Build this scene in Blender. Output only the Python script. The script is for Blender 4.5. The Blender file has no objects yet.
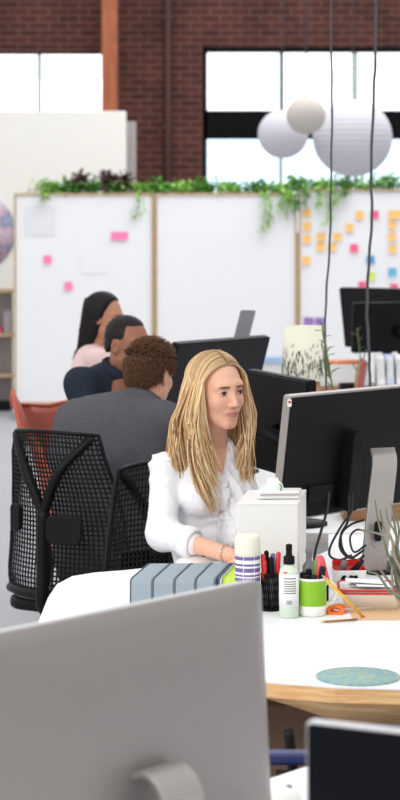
import bpy, math, random
import numpy as np
from mathutils import Vector, Matrix
random.seed(7); rng = np.random.default_rng(7)
SC = bpy.context.scene; COL = SC.collection
F = 2200.0; H = 1.77; HY = 213.0; DZ = 0.72
def at(x, y, Y): return np.array([(x-200)*Y/F, Y, H-(y-HY)*Y/F])
def onz(x, y, z): return at(x, y, (H-z)*F/(y-HY))
def V(*a): return np.array(a, float)
def unit(v): v = np.asarray(v, float); return v/np.linalg.norm(v)
UP = V(0, 0, 1)

# ------------------------------------------------------------------ camera
cd = bpy.data.cameras.new('camera'); cam = bpy.data.objects.new('camera', cd); COL.objects.link(cam)
cam.location = (0, 0, H); cam.rotation_euler = (math.pi/2, 0, 0)
cd.sensor_fit = 'HORIZONTAL'; cd.sensor_width = 36; cd.lens = F*36/400; cd.shift_y = -(400-HY)/400
cd.clip_end = 200; cd.dof.use_dof = True; cd.dof.focus_distance = 6.15; cd.dof.aperture_fstop = cd.lens/18
SC.camera = cam

# ------------------------------------------------------------------ materials
def lin(c):
    r = []
    for v in c:
        v /= 255.0
        r.append(v/12.92 if v <= .04045 else ((v+.055)/1.055)**2.4)
    return (*r, 1)
def mat(name, c, rough=.6, metal=0, var=.06, scale=30, bump=0, bscale=200, trans=0, spec=.5, emit=0, attr=None, sheen=0, sss=0, alpha=1, stretch=None):
    m = bpy.data.materials.new(name); m.use_nodes = True; nt = m.node_tree; N = nt.nodes; L = nt.links
    b = N['Principled BSDF']; b.inputs['Roughness'].default_value = rough; b.inputs['Metallic'].default_value = metal
    b.inputs['Specular IOR Level'].default_value = spec
    b.inputs['Transmission Weight'].default_value = trans
    b.inputs['Alpha'].default_value = alpha
    b.inputs['Sheen Weight'].default_value = sheen
    if sss: b.inputs['Subsurface Weight'].default_value = sss; b.inputs['Subsurface Scale'].default_value = .008
    col = lin(c)
    tc = N.new('ShaderNodeTexCoord'); mp = N.new('ShaderNodeMapping'); L.new(tc.outputs['Object'], mp.inputs[0])
    if stretch: mp.inputs['Scale'].default_value = stretch
    nz = N.new('ShaderNodeTexNoise'); nz.inputs['Scale'].default_value = scale; nz.inputs['Detail'].default_value = 4
    L.new(mp.outputs[0], nz.inputs['Vector'])
    hsv = N.new('ShaderNodeHueSaturation'); hsv.inputs['Color'].default_value = col
    mr = N.new('ShaderNodeMapRange'); mr.inputs[3].default_value = 1-var*2; mr.inputs[4].default_value = 1+var*2
    L.new(nz.outputs[0], mr.inputs[0]); L.new(mr.outputs[0], hsv.inputs['Value'])
    if attr:
        a = N.new('ShaderNodeAttribute'); a.attribute_name = attr; L.new(a.outputs['Color'], hsv.inputs['Color'])
    L.new(hsv.outputs[0], b.inputs['Base Color'])
    if emit:
        L.new(hsv.outputs[0], b.inputs['Emission Color']); b.inputs['Emission Strength'].default_value = emit
    if bump:
        n2 = N.new('ShaderNodeTexNoise'); n2.inputs['Scale'].default_value = bscale; n2.inputs['Detail'].default_value = 3; n2.inputs['Distortion'].default_value = 1.5 if 'shirt' in name else 0
        L.new(mp.outputs[0], n2.inputs['Vector'])
        bp = N.new('ShaderNodeBump'); bp.inputs['Strength'].default_value = bump; bp.inputs['Distance'].default_value = .01
        L.new(n2.outputs[0], bp.inputs['Height']); L.new(bp.outputs[0], b.inputs['Normal'])
    return m
def woodmat(name, c1, c2, sc=6, stretch=(1, 8, 8), rough=.5):
    m = mat(name, c1, rough); nt = m.node_tree; N = nt.nodes; L = nt.links
    tc = N.new('ShaderNodeTexCoord'); mp = N.new('ShaderNodeMapping'); mp.inputs['Scale'].default_value = stretch
    nz = N.new('ShaderNodeTexNoise'); nz.inputs['Scale'].default_value = sc; nz.inputs['Detail'].default_value = 6; nz.inputs['Distortion'].default_value = 1.2
    r = N.new('ShaderNodeValToRGB'); r.color_ramp.elements[0].color = lin(c1); r.color_ramp.elements[1].color = lin(c2)
    r.color_ramp.elements[0].position = .35; r.color_ramp.elements[1].position = .65
    L.new(tc.outputs['Object'], mp.inputs[0]); L.new(mp.outputs[0], nz.inputs[0]); L.new(nz.outputs[0], r.inputs[0])
    L.new(r.outputs[0], N['Principled BSDF'].inputs['Base Color']); return m
def brickmat():
    m = mat('brick', (110, 60, 50), .9); nt = m.node_tree; N = nt.nodes; L = nt.links
    tc = N.new('ShaderNodeTexCoord'); mp = N.new('ShaderNodeMapping'); mp.inputs['Rotation'].default_value = (math.pi/2, 0, 0)
    L.new(tc.outputs['Object'], mp.inputs[0])
    b = N.new('ShaderNodeTexBrick'); b.inputs['Scale'].default_value = 1; b.inputs['Brick Width'].default_value = .22; b.inputs['Row Height'].default_value = .077
    b.inputs['Mortar Size'].default_value = .009; b.inputs['Color1'].default_value = lin((92, 46, 38)); b.inputs['Color2'].default_value = lin((72, 38, 33))
    b.inputs['Mortar'].default_value = lin((112, 82, 74)); b.inputs['Mortar Smooth'].default_value = .3
    L.new(mp.outputs[0], b.inputs['Vector'])
    nz = N.new('ShaderNodeTexNoise'); nz.inputs['Scale'].default_value = 2.2; nz.inputs['Detail'].default_value = 6
    L.new(tc.outputs['Object'], nz.inputs['Vector'])
    mx = N.new('ShaderNodeMixRGB'); mx.blend_type = 'MULTIPLY'; mx.inputs[0].default_value = .7
    mr = N.new('ShaderNodeValToRGB'); mr.color_ramp.elements[0].position = .3; mr.color_ramp.elements[1].position = .7
    mr.color_ramp.elements[0].color = (.45, .45, .45, 1); mr.color_ramp.elements[1].color = (1.25, 1.2, 1.2, 1)
    L.new(nz.outputs[0], mr.inputs[0]); L.new(b.outputs[0], mx.inputs[1]); L.new(mr.outputs[0], mx.inputs[2])
    L.new(mx.outputs[0], N['Principled BSDF'].inputs['Base Color']); return m
M = {}
M['brick'] = brickmat()
M['floor'] = mat('grey_concrete', (168, 169, 174), .55, var=.04, scale=1.2)
M['cream'] = mat('cream_wall', (238, 236, 230), .8, var=.01)
M['grey_panel'] = mat('grey_panel', (170, 162, 162), .7)
M['board'] = mat('whiteboard_face', (240, 240, 243), .35, var=.008, scale=3)
M['tan'] = woodmat('tan_wood', (186, 160, 128), (204, 180, 148), 5)
M['post'] = woodmat('orange_timber', (160, 84, 50), (190, 108, 68), 4, (6, 6, .6))
M['pipe'] = mat('brown_pipe', (74, 44, 38), .6)
M['black_metal'] = mat('black_window_metal', (10, 11, 14), .6, spec=.1)
M['steel_blue'] = mat('thin_mullion', (120, 145, 150), .5)
M['tint_glass'] = mat('tinted_glass', (214, 234, 252), .0, trans=1, var=0)
M['glass'] = mat('glass', (255, 255, 255), .0, trans=1, var=0)
M['paper_w'] = mat('white_paper', (238, 238, 238), .8, var=.01)
M['paper_f'] = mat('faint_paper', (230, 231, 235), .8, var=.03, scale=8)
M['white_top'] = mat('white_laminate', (243, 243, 245), .45, var=.005)
M['ply'] = woodmat('plywood_edge', (222, 168, 110), (242, 204, 152), 5, (1.5, 1.5, 30))
M['white_plastic'] = mat('white_plastic', (232, 231, 228), .4, var=.01)
M['offwhite'] = mat('cream_plastic', (228, 224, 208), .45, var=.01)
M['alu'] = mat('aluminium', (136, 130, 127), .42, metal=.2, var=.01)
M['alu_light'] = mat('light_aluminium', (196, 196, 198), .35, metal=.2, var=.01)
M['alu_stand'] = mat('stand_aluminium', (158, 152, 148), .35, metal=.4, var=.01)
M['black'] = mat('black_plastic', (14, 14, 16), .5, spec=.15, var=.03)
M['black_back'] = mat('black_monitor_back', (17, 17, 19), .5, spec=.12, var=.03)
M['charcoal'] = mat('charcoal_monitor_back', (32, 32, 35), .55, spec=.15, var=.03)
M['screen'] = mat('dark_screen', (12, 13, 20), .3, spec=.1, var=.02)
M['cable'] = mat('black_cable', (18, 18, 20), .5)
M['cord'] = mat('grey_cord', (70, 70, 76), .6)
M['chair'] = mat('chair_black', (14, 14, 15), .5, spec=.2, var=.03)
M['mesh'] = mat('chair_mesh', (16, 16, 18), .55, spec=.25, var=.03)
M['orange_shell'] = mat('orange_shell', (190, 84, 58), .4, var=.03)
M['lantern'] = mat('paper_lantern', (205, 203, 212), .9, var=.015)
M['lantern_b'] = mat('beige_lantern', (200, 192, 186), .9, var=.015)
M['leaf'] = mat('green_leaf', (92, 152, 58), .6, var=.25, scale=25)
M['leaf_l'] = mat('light_leaf', (150, 198, 98), .6, var=.25, scale=25)
M['leaf_p'] = mat('purple_leaf', (70, 34, 36), .6, var=.25, scale=25)
M['leaf_g'] = mat('greygreen_leaf', (112, 122, 98), .6, var=.2, scale=25)
M['twig'] = mat('dry_grass', (140, 128, 110), .7, var=.25, scale=20)
M['stem'] = mat('green_stem', (96, 120, 60), .7, var=.1)
M['soil'] = mat('soil', (60, 44, 34), .9)
M['shade'] = mat('lamp_shade', (240, 238, 218), .8, var=.01)
M['shade_ink'] = mat('shade_print', (52, 62, 52), .8)
M['cork'] = woodmat('cork', (176, 122, 84), (200, 150, 108), 40, (1, 1, 1))
M['purple'] = mat('purple_note', (150, 118, 184), .8)
M['pink'] = mat('pink_note', (250, 130, 178), .8)
M['hotpink'] = mat('hot_pink_note', (240, 96, 140), .8)
M['orange'] = mat('orange_note', (250, 196, 116), .8)
M['blue'] = mat('blue_note', (62, 148, 208), .8)
M['cyan'] = mat('cyan_note', (98, 178, 212), .8)
M['lime'] = mat('lime_note', (200, 224, 96), .8)
M['label_purple'] = mat('purple_label', (112, 96, 156), .5)
M['green_mug'] = mat('green_glaze', (132, 186, 32), .25, var=.01)
M['white_glaze'] = mat('white_glaze', (236, 234, 228), .25, var=.01)
M['red'] = mat('red_enamel', (206, 42, 40), .35, var=.02)
M['redpink'] = mat('coral_plastic', (228, 84, 96), .4)
M['yellow'] = mat('yellow_pencil', (244, 184, 40), .45)
M['orangep'] = mat('orange_plastic', (240, 120, 36), .4)
M['kraft'] = woodmat('kraft', (208, 170, 124), (222, 188, 146), 3, (1, 1, 1))
M['greyp'] = mat('grey_plastic', (120, 120, 124), .5)
M['bluegrey'] = mat('bluegrey_cloth', (150, 162, 170), .8, var=.02, bump=.1, bscale=300)
M['bluegrey_d'] = mat('bluegrey_edge', (96, 108, 118), .8)
M['limegreen'] = mat('lime_cover', (196, 222, 74), .6, var=.02)
M['navy'] = mat('navy', (38, 46, 96), .5)
M['clear'] = mat('pale_green_bottle', (206, 222, 204), .15, var=.02, alpha=1)
M['skin'] = mat('skin', (224, 170, 142), .5, var=.03, scale=40, attr='col', sss=.12)
M['hair'] = mat('hair', (200, 160, 100), .5, attr='col', var=.05, scale=60, spec=.25)
M['shirt'] = mat('white_shirt', (238, 238, 241), .8, var=.01, bump=.7, bscale=20, stretch=(1, 1, .6))
M['grey_wool'] = mat('grey_wool', (88, 87, 92), .95, var=.22, scale=190, bump=.3, bscale=260, spec=.1)
M['navy_wool'] = mat('navy_wool', (44, 50, 62), .95, var=.08, scale=120, spec=.1)
M['pink_knit'] = mat('pink_knit', (228, 200, 196), .9, var=.04, scale=60)
M['trouser'] = mat('dark_trousers', (36, 40, 52), .9)
M['shoe'] = mat('dark_shoe', (28, 24, 22), .5)
M['eye_w'] = mat('eye_white', (190, 178, 170), .3)
M['eye_d'] = mat('eye_dark', (44, 32, 28), .3)
M['brow'] = mat('brow', (104, 68, 46), .8)
M['gold'] = mat('bracelet', (220, 212, 200), .25, metal=.7)
M['brown_box'] = mat('brown_box', (120, 98, 84), .8)
M['wood_dark'] = woodmat('brown_wood', (140, 98, 62), (168, 122, 82), 5)
M['blue_paper'] = mat('pale_blue_paper', (170, 196, 232), .8)
M['lilac'] = mat('lilac_folder', (196, 206, 232), .6)
def padmat():
    m = mat('speckled_pad', (130, 180, 180), .7); nt = m.node_tree; N = nt.nodes; L = nt.links
    nz = N.new('ShaderNodeTexNoise'); nz.inputs['Scale'].default_value = 95; nz.inputs['Detail'].default_value = 4
    tc = N.new('ShaderNodeTexCoord'); L.new(tc.outputs['Object'], nz.inputs['Vector'])
    r = N.new('ShaderNodeValToRGB'); e = r.color_ramp.elements
    e[0].position = .40; e[0].color = lin((118, 160, 170)); e[1].position = .62; e[1].color = lin((168, 176, 142))
    k = e.new(.5); k.color = lin((134, 168, 166))
    L.new(nz.outputs[0], r.inputs[0]); L.new(r.outputs[0], N['Principled BSDF'].inputs['Base Color']); return m
M['pad'] = padmat()
def artmat():
    m = mat('abstract_art', (150, 150, 170), .8); nt = m.node_tree; N = nt.nodes; L = nt.links
    nz = N.new('ShaderNodeTexNoise'); nz.inputs['Scale'].default_value = 3.5; nz.inputs['Detail'].default_value = 3
    tc = N.new('ShaderNodeTexCoord'); L.new(tc.outputs['Object'], nz.inputs['Vector'])
    r = N.new('ShaderNodeValToRGB'); e = r.color_ramp.elements
    e[0].position = .38; e[0].color = lin((150, 158, 178)); e[1].position = .62; e[1].color = lin((206, 208, 216))
    k = e.new(.5); k.color = lin((190, 158, 176)); k = e.new(.44); k.color = lin((128, 140, 168))
    L.new(nz.outputs[0], r.inputs[0]); L.new(r.outputs[0], N['Principled BSDF'].inputs['Base Color']); return m
M['art'] = artmat()

# ------------------------------------------------------------------ object helpers
OFF = {}
def tag(o, label=None, cat=None, group=None, kind=None):
    if label: o['label'] = label
    if cat: o['category'] = cat
    if group: o['group'] = group
    if kind: o['kind'] = kind
    return o
def thing(name, loc, label, cat, group=None):
    o = bpy.data.objects.new(name, None); COL.objects.link(o); o.location = tuple(map(float, loc)); o.empty_display_size = .05
    OFF[o] = np.array(loc, float); return tag(o, label, cat, group)
class MB:
    def __init__(s): s.v = []; s.f = []; s.sm = []; s.c = []
    def add(s, v, f, smooth=True, col=None):
        n = len(s.v); s.v += [tuple(map(float, p)) for p in v]; s.f += [tuple(int(i)+n for i in q) for q in f]; s.sm += [smooth]*len(f)
        s.c += [col if col is not None else (1, 1, 1)]*len(v) if (col is None or np.ndim(col) == 1) else [tuple(x) for x in col]
        return s
    def box(s, c, size, ex=(1, 0, 0), ey=(0, 1, 0), ez=(0, 0, 1)):
        c = np.array(c, float); ex, ey, ez = unit(ex)*size[0]/2, unit(ey)*size[1]/2, unit(ez)*size[2]/2
        v = [c+a*ex+b*ey+d*ez for a in (-1, 1) for b in (-1, 1) for d in (-1, 1)]
        return s.add(v, [(0, 1, 3, 2), (4, 6, 7, 5), (0, 4, 5, 1), (2, 3, 7, 6), (0, 2, 6, 4), (1, 5, 7, 3)], False)
    def prism(s, poly, o, ex, ey, en, t, smooth=False):     # outline in the ex,ey plane, extruded along en by t
        o = np.array(o, float); ex, ey, en = map(unit, (ex, ey, en)); n = len(poly)
        a = [o+ex*p[0]+ey*p[1] for p in poly]; b = [p+en*t for p in a]
        fs = [tuple(range(n))[::-1], tuple(range(n, 2*n))]+[(i, (i+1) % n, n+(i+1) % n, n+i) for i in range(n)]
        return s.add(a+b, fs, smooth)
    def tube(s, path, r, n=8, col=None, closed=False, flat=None):
        path = [np.array(p, float) for p in path]; m = len(path); r = [r]*m if np.isscalar(r) else list(r)
        vs = []; up = None
        for i, p in enumerate(path):
            t = unit(path[min(i+1, m-1)]-path[max(i-1, 0)]+1e-9) if not closed else unit(path[(i+1) % m]-path[i-1])
            if up is None:
                up = np.cross(t, UP if abs(t[2]) < .9 else V(1, 0, 0))
            up = unit(up-t*np.dot(up, t)); w = np.cross(t, up)
            for k in range(n):
                a = 2*math.pi*k/n; vs.append(p+r[i]*(math.cos(a)*up+math.sin(a)*w*(flat or 1)))
        fs = [(i*n+k, i*n+(k+1) % n, (i+1) * n+(k+1) % n, (i+1)*n+k) for i in range(m-1) for k in range(n)]
        if closed: fs += [((m-1)*n+k, (m-1)*n+(k+1) % n, (k+1) % n, k) for k in range(n)]
        else: fs += [tuple(range(n))[::-1], tuple(range((m-1)*n, m*n))]
        if col is not None and np.ndim(col) == 2: col = np.repeat(np.array(col), n, axis=0)
        return s.add(vs, fs, True, col)
    def lathe(s, prof, c, n=40, ax=UP):
        c = np.array(c, float); ax = unit(ax); e1 = unit(np.cross(ax, V(0, 1, 0) if abs(ax[1]) < .9 else V(1, 0, 0))); e2 = np.cross(ax, e1)
        vs = [c+ax*z+r*(math.cos(2*math.pi*k/n)*e1+math.sin(2*math.pi*k/n)*e2) for r, z in prof for k in range(n)]; m = len(prof)
        fs = [(i*n+k, i*n+(k+1) % n, (i+1)*n+(k+1) % n, (i+1)*n+k) for i in range(m-1) for k in range(n)]
        if prof[0][0] > 1e-4: fs.append(tuple(range(n))[::-1])
        if prof[-1][0] > 1e-4: fs.append(tuple(range((m-1)*n, m*n)))
        return s.add(vs, fs, True)
    def ball(s, c, r, n=24, R=None):
        r = V(r, r, r) if np.isscalar(r) else np.array(r); R = np.eye(3) if R is None else R
        vs = []; m = n//2
        for i in range(m+1):
            for k in range(n):
                a, b = math.pi*i/m, 2*math.pi*k/n
                vs.append(np.array(c)+R @ (r*V(math.sin(a)*math.cos(b), math.sin(a)*math.sin(b), math.cos(a))))
        return s.add(vs, [(i*n+k, (i+1)*n+k, (i+1)*n+(k+1) % n, i*n+(k+1) % n) for i in range(m) for k in range(n)], True)
def O(name, mb, m, parent=None, bevel=0, colattr=False, root=None, weld=False):
    v = np.array(mb.v)
    if parent is not None: off = OFF[parent]
    else:
        off = np.array([(v[:, 0].min()+v[:, 0].max())/2, (v[:, 1].min()+v[:, 1].max())/2, v[:, 2].min()]) if root is None else np.array(root)
    me = bpy.data.meshes.new(name); me.from_pydata((v-off).tolist(), [], mb.f); me.update()
    me.polygons.foreach_set('use_smooth', mb.sm)
    if colattr:
        a = me.color_attributes.new('col', 'FLOAT_COLOR', 'POINT')
        c = np.ones((len(v), 4)); c[:, :3] = np.array(mb.c); a.data.foreach_set('color', c.ravel())
    o = bpy.data.objects.new(name, me); COL.objects.link(o); me.materials.append(M[m] if isinstance(m, str) else m)
    if parent is not None: o.parent = parent; OFF[o] = OFF[parent]
    else: o.location = off; OFF[o] = off
    if bevel:
        b = o.modifiers.new('bevel', 'BEVEL'); b.width = bevel; b.segments = 3; b.limit_method = 'ANGLE'; b.angle_limit = .7
        me.polygons.foreach_set('use_smooth', [True]*len(me.polygons))
        w = o.modifiers.new('wn', 'WEIGHTED_NORMAL'); w.keep_sharp = False
    return o
def B(*a, **k): return MB().box(*a, **k)
def rrect(w, h, r, n=6):
    out = []
    for cx, cy, a0 in ((w/2-r, h/2-r, 0), (-w/2+r, h/2-r, 90), (-w/2+r, -h/2+r, 180), (w/2-r, -h/2+r, 270)):
        for k in range(n+1):
            a = math.radians(a0+90*k/n); out.append((cx+r*math.cos(a), cy+r*math.sin(a)))
    return out
def spline(pts, n=12):
    P = [np.array(p, float) for p in pts]; P = [2*P[0]-P[1]]+P+[2*P[-1]-P[-2]]; out = []
    for i in range(1, len(P)-2):
        for k in range(n):
            t = k/n; a, b, c, d = P[i-1:i+3]
            out.append(.5*((2*b)+(-a+c)*t+(2*a-5*b+4*c-d)*t*t+(-a+3*b-3*c+d)*t**3))
    out.append(P[-2]); return out
def struct(name, mb, m, **k): return tag(O(name, mb, m, **k), kind='structure')

# ------------------------------------------------------------------ the room
struct('floor', B((0, 12, -.05), (18, 26, .1)), 'floor')
WY = 24.0
def wx(x): return (x-200)*WY/F
def wz(y): return H-(y-HY)*WY/F
# brick wall built round two window openings
w1 = (-7.0, wx(110), 1.9, wz(52)); w2 = (wx(203), 6.5, 1.5, wz(47))
wall = MB()
def wb(x0, x1, z0, z1): wall.box(((x0+x1)/2, WY+.2, (z0+z1)/2), (x1-x0, .4, z1-z0))
wb(-9, w1[0], 0, 5.2); wb(w1[1], w2[0], 0, 5.2); wb(w2[1], 9, 0, 5.2)
wb(w1[0], w1[1], 0, w1[2]); wb(w1[0], w1[1], w1[3], 5.2); wb(w2[0], w2[1], 0, w2[2]); wb(w2[0], w2[1], w2[3], 5.2)
struct('wall_back', wall, 'brick', root=(0, WY, 0))
def window(name, win, bars, bands, label):
    x0, x1, z0, z1 = win; t = thing(name, ((x0+x1)/2, WY+.1, z0), label, 'window'); t['kind'] = 'structure'
    del t['category']
    f = MB(); Yf = WY+.06
    for a, b, c, d in bands: f.box(((a+b)/2, Yf, (c+d)/2), (b-a, .12, d-c))
    fr = O('frame', f, 'black_metal', t)
    for bx in bars: O('mullion', B((bx, Yf+.01, (z0+z1)/2), (.035, .06, z1-z0)), 'steel_blue', t)
    zm = wz(125) if 'right' in label else z0
    O('glass_pane', B(((x0+x1)/2, Yf+.05, (zm+z1)/2), (x1-x0, .006, z1-zm)), 'glass', t)
    if zm > z0: O('glass_pane', B(((x0+x1)/2, Yf+.05, (z0+zm)/2), (x1-x0, .006, zm-z0)), 'tint_glass', t)
    return t
x0, x1, z0, z1 = w1
window('window_1', w1, [wx(39-71*k) for k in range(0, 5)], [(x0, x1, z1-.02, z1), (x0, x0+.05, z0, z1), (x1-.012, x1, z0, z1), (x0, x1, z0, z0+.05)], 'left high window behind cream partition')
x0, x1, z0, z1 = w2
window('window_2', w2, [wx(281+75*k) for k in range(0, 5)], [(x0, x1, z1-.055, z1), (x0, x0+.045, z0, z1), (x1-.05, x1, z0, z1), (x0, x1, z0, z0+.06), (x0, x1, wz(139), wz(110.5))], 'right black framed window above whiteboards')
# faint blue-grey lower blinds
struct('trim_1', MB().box(((wx(111)+wx(118))/2-.04, WY-.25, 2.6), (.17, .17, 5.2)), 'post', bevel=.008)
pp = thing('wall_pipe', (wx(168), WY-.08, 0), 'brown vertical pipe running up the brick wall between the windows', 'pipe')
O('tube', MB().tube([(wx(168), WY-.08, 0), (wx(168), WY-.08, 5.2)], .035), 'pipe', pp)
for z in (1.2, 2.7, 3.9): O('bracket', B((wx(168), WY-.05, z), (.12, .1, .04)), 'pipe', pp)
struct('wall_left', B(((-6+(-.69))/2, 20.55, 1.36), (6-.69, .12, 2.72)), 'cream', bevel=.01)
struct('trim_3', B(((-.76-.62)/2, 21.0, 1.32), (.16, .1, 2.64)), 'grey_panel', bevel=.01)
# round art on the partition
a = at(-23, 232, 20.489); tag(O('round_artwork', MB().lathe([(.36, 0), (.36, .02), (0, .02)], a, 48, (0, -1, 0)), 'art'), 'round blue and pink abstract artwork hanging on the cream partition at far left', 'artwork')
# shelf unit at far left
sx0, sx1 = -2.9, -1.66; sh = thing('shelf_unit', ((sx0+sx1)/2, 19.8, 0), 'low white shelf unit with wood shelves at left of the whiteboards', 'shelf')
O('back_panel', B(((sx0+sx1)/2, 19.98, .53), (sx1-sx0, .02, 1.06)), 'grey_panel', sh)
for y in (291, 335, 376): O('shelf_board', B(((sx0+sx1)/2, 19.8, at(0, y, 19.6)[2]), (sx1-sx0, .36, .03)), 'tan', sh)
for x in (sx0, sx1): O('side_panel', B((x, 19.8, .53), (.025, .36, 1.06)), 'cream', sh)
def item_row(z, cols, names, y):
    pass
for i, (xx, w_, h_, c, lab) in enumerate([(-1.72, .07, .2, 'grey_panel', 'grey book standing on the middle shelf beside the whiteboard'), (-1.80, .05, .17, 'hotpink', 'pinkish red book on the middle shelf of the far left shelf unit'),
                                        (-1.78, .14, .08, 'black', 'black box at the bottom of the far left shelf unit')]):
    z = (at(0, 335, 19.6)[2]+.016) if i < 1 else (at(0, 335, 19.6)[2]+.016 if i == 1 else 0.0)
    if i == 1: h_ = .05
    tag(O('box' if i == 2 else 'book', B((xx, 19.75, z+h_/2), (w_, .2, h_)), c, bevel=.004), lab, 'box' if i == 2 else 'book')

# ------------------------------------------------------------------ whiteboards
BY = 19.0
def bx(x): return (x-200)*BY/F
def bz(y): return H-(y-HY)*BY/F
boards = [(14, 154, 'left whiteboard in tan frame with three pink notes'), (155, 297, 'middle blank whiteboard in tan frame'), (298, 440, 'right whiteboard in tan frame covered in orange notes')]
for a, b, lab in boards:
    x0, x1 = bx(a), bx(b); z0, z1 = .12, bz(193 if a < 290 else 189)
    t = thing('whiteboard', ((x0+x1)/2, BY, 0), lab+' standing on the floor', 'whiteboard', 'freestanding whiteboards along the back')
    O('panel', B(((x0+x1)/2, BY, (z0+z1)/2), (x1-x0-.02, .04, z1-z0-.02)), 'board', t)
    f = MB(); w = .022
    f.box((x0+w/2, BY-.005, (z0+z1)/2), (w, .06, z1-z0)); f.box((x1-w/2, BY-.005, (z0+z1)/2), (w, .06, z1-z0))
    f.box(((x0+x1)/2, BY-.005, z1-w/2), (x1-x0-2*w, .06, w)); f.box(((x0+x1)/2, BY-.005, z0+w/2), (x1-x0-2*w, .06, w))
    O('frame', f, 'tan', t)
    O('planter_box', B(((x0+x1)/2, BY+.12, z1-.06), (x1-x0-.02, .16, .12)), 'tan', t)
    for xx in (x0+.06, x1-.06):
        O('foot', MB().box((xx, BY+.02, .09), (.05, .5, .04)).box((xx, BY, .11), (.04, .04, .06)), 'black', t)
        for yy in (-.2, .24): O('caster', MB().lathe([(.035, -.015), (.035, .015)], (xx, BY+yy, .035), 20, (1, 0, 0)), 'black', t)
notes = [(119.5, 236, 17, 8, 'pink', 'wide pink sticky note highest on the left whiteboard'), (47.5, 259.5, 8, 8, 'pink', 'pink sticky note leftmost on the left whiteboard'), (68.5, 286, 8, 8, 'pink', 'small pink sticky note lowest on the left whiteboard')]
def cn(x, y): return 290+x/3.636, 180+y/3.636
on = [(62, 120, 'at the top of the left column'), (62, 168, 'second from the top of the left column'), (62, 214, 'third from the top of the left column'), (60, 293, 'lowest and alone in the left column'),
      (112, 207, 'upper left of the cluster beside the left cable'), (110, 243, 'lower left of the cluster beside the left cable'), (153, 244, 'half behind the left hanging cable'), (172, 207, 'upper right of the cluster beside the left cable'),
      (216, 174, 'alone midway between the hanging cables'), (253, 128, 'left of the hot pink note by right cable'), (371, 125, 'at the top of the right column'), (371, 163, 'second in the right column'),
      (371, 207, 'third in the right column'), (373, 250, 'lowest in the right column'), (396, 125, 'at the top right corner, beside the right column')]
for x, y, w in on: a, b = cn(x, y); notes.append((a, b, 8, 8, 'orange', 'orange sticky note on right board, '+w))
for x, y, c, l in [(308, 126, 'hotpink', 'hot pink sticky note beside the right hanging cable on the right whiteboard'), (233, 248, 'hotpink', 'hot pink sticky note between the hanging cables, below the lone orange one'),
                   (263, 384, 'hotpink', 'pink sticky note just above the far black monitors'), (378, 392, 'hotpink', 'pink sticky note above the far monitors near the right photo edge'), (292, 290, 'blue', 'strong blue sticky note crossed by the right hanging cable'),
                   (372, 335, 'cyan', 'light blue sticky note at right of the right whiteboard'), (295, 350, 'lime', 'lime sticky note below the blue one by the right cable'),
                   ]:
    a, b = cn(x, y); notes.append((a, b, 8, 8, c, l))
notes += [(308.7, 322, 10, 9, 'purple', 'purple sticky note above the lamp shade, left one of two'), (319.7, 322, 9, 9, 'purple', 'purple sticky note above the lamp shade, right one of two')]
for i, (x, y, w, h, c, l) in enumerate(notes):
    p = at(x, y, BY-.026); s = (BY-.026)/F; ang = random.uniform(-.06, .06)
    ex = V(math.cos(ang), 0, math.sin(ang)); ez = V(-math.sin(ang), 0, math.cos(ang))
    mb = MB(); n = 4; vs = []
    for j in range(n+1):
        for k in (0, 1): vs.append(p+ex*(k-.5)*w*s+ez*(.5-j/n)*h*s+V(0, -.012*(j/n)**2-.0005, 0))
    vs += [q+V(0, .0008, 0) for q in vs]; m_ = 2*(n+1)
    fs = [(2*j, 2*j+2, 2*j+3, 2*j+1) for j in range(n)]+[(m_+2*j, m_+2*j+1, m_+2*j+3, m_+2*j+2) for j in range(n)]
    mb.add(vs, fs, False)
    tag(O('sticky_note', mb, c), l, 'sticky note', 'sticky notes on the whiteboards')
pth = at(40, 221, BY-.024)
tag(O('paper_sheet', B(pth, (.26, .002, .26)), 'paper_f'), 'faint white paper sheet at the upper left of the left whiteboard', 'paper')
pth = at(93, 262, BY-.024)
tag(O('paper_sheet', B(pth, (.22, .002, .2)), 'board'), 'faint white paper sheet in the middle of the left whiteboard', 'paper')

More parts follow.
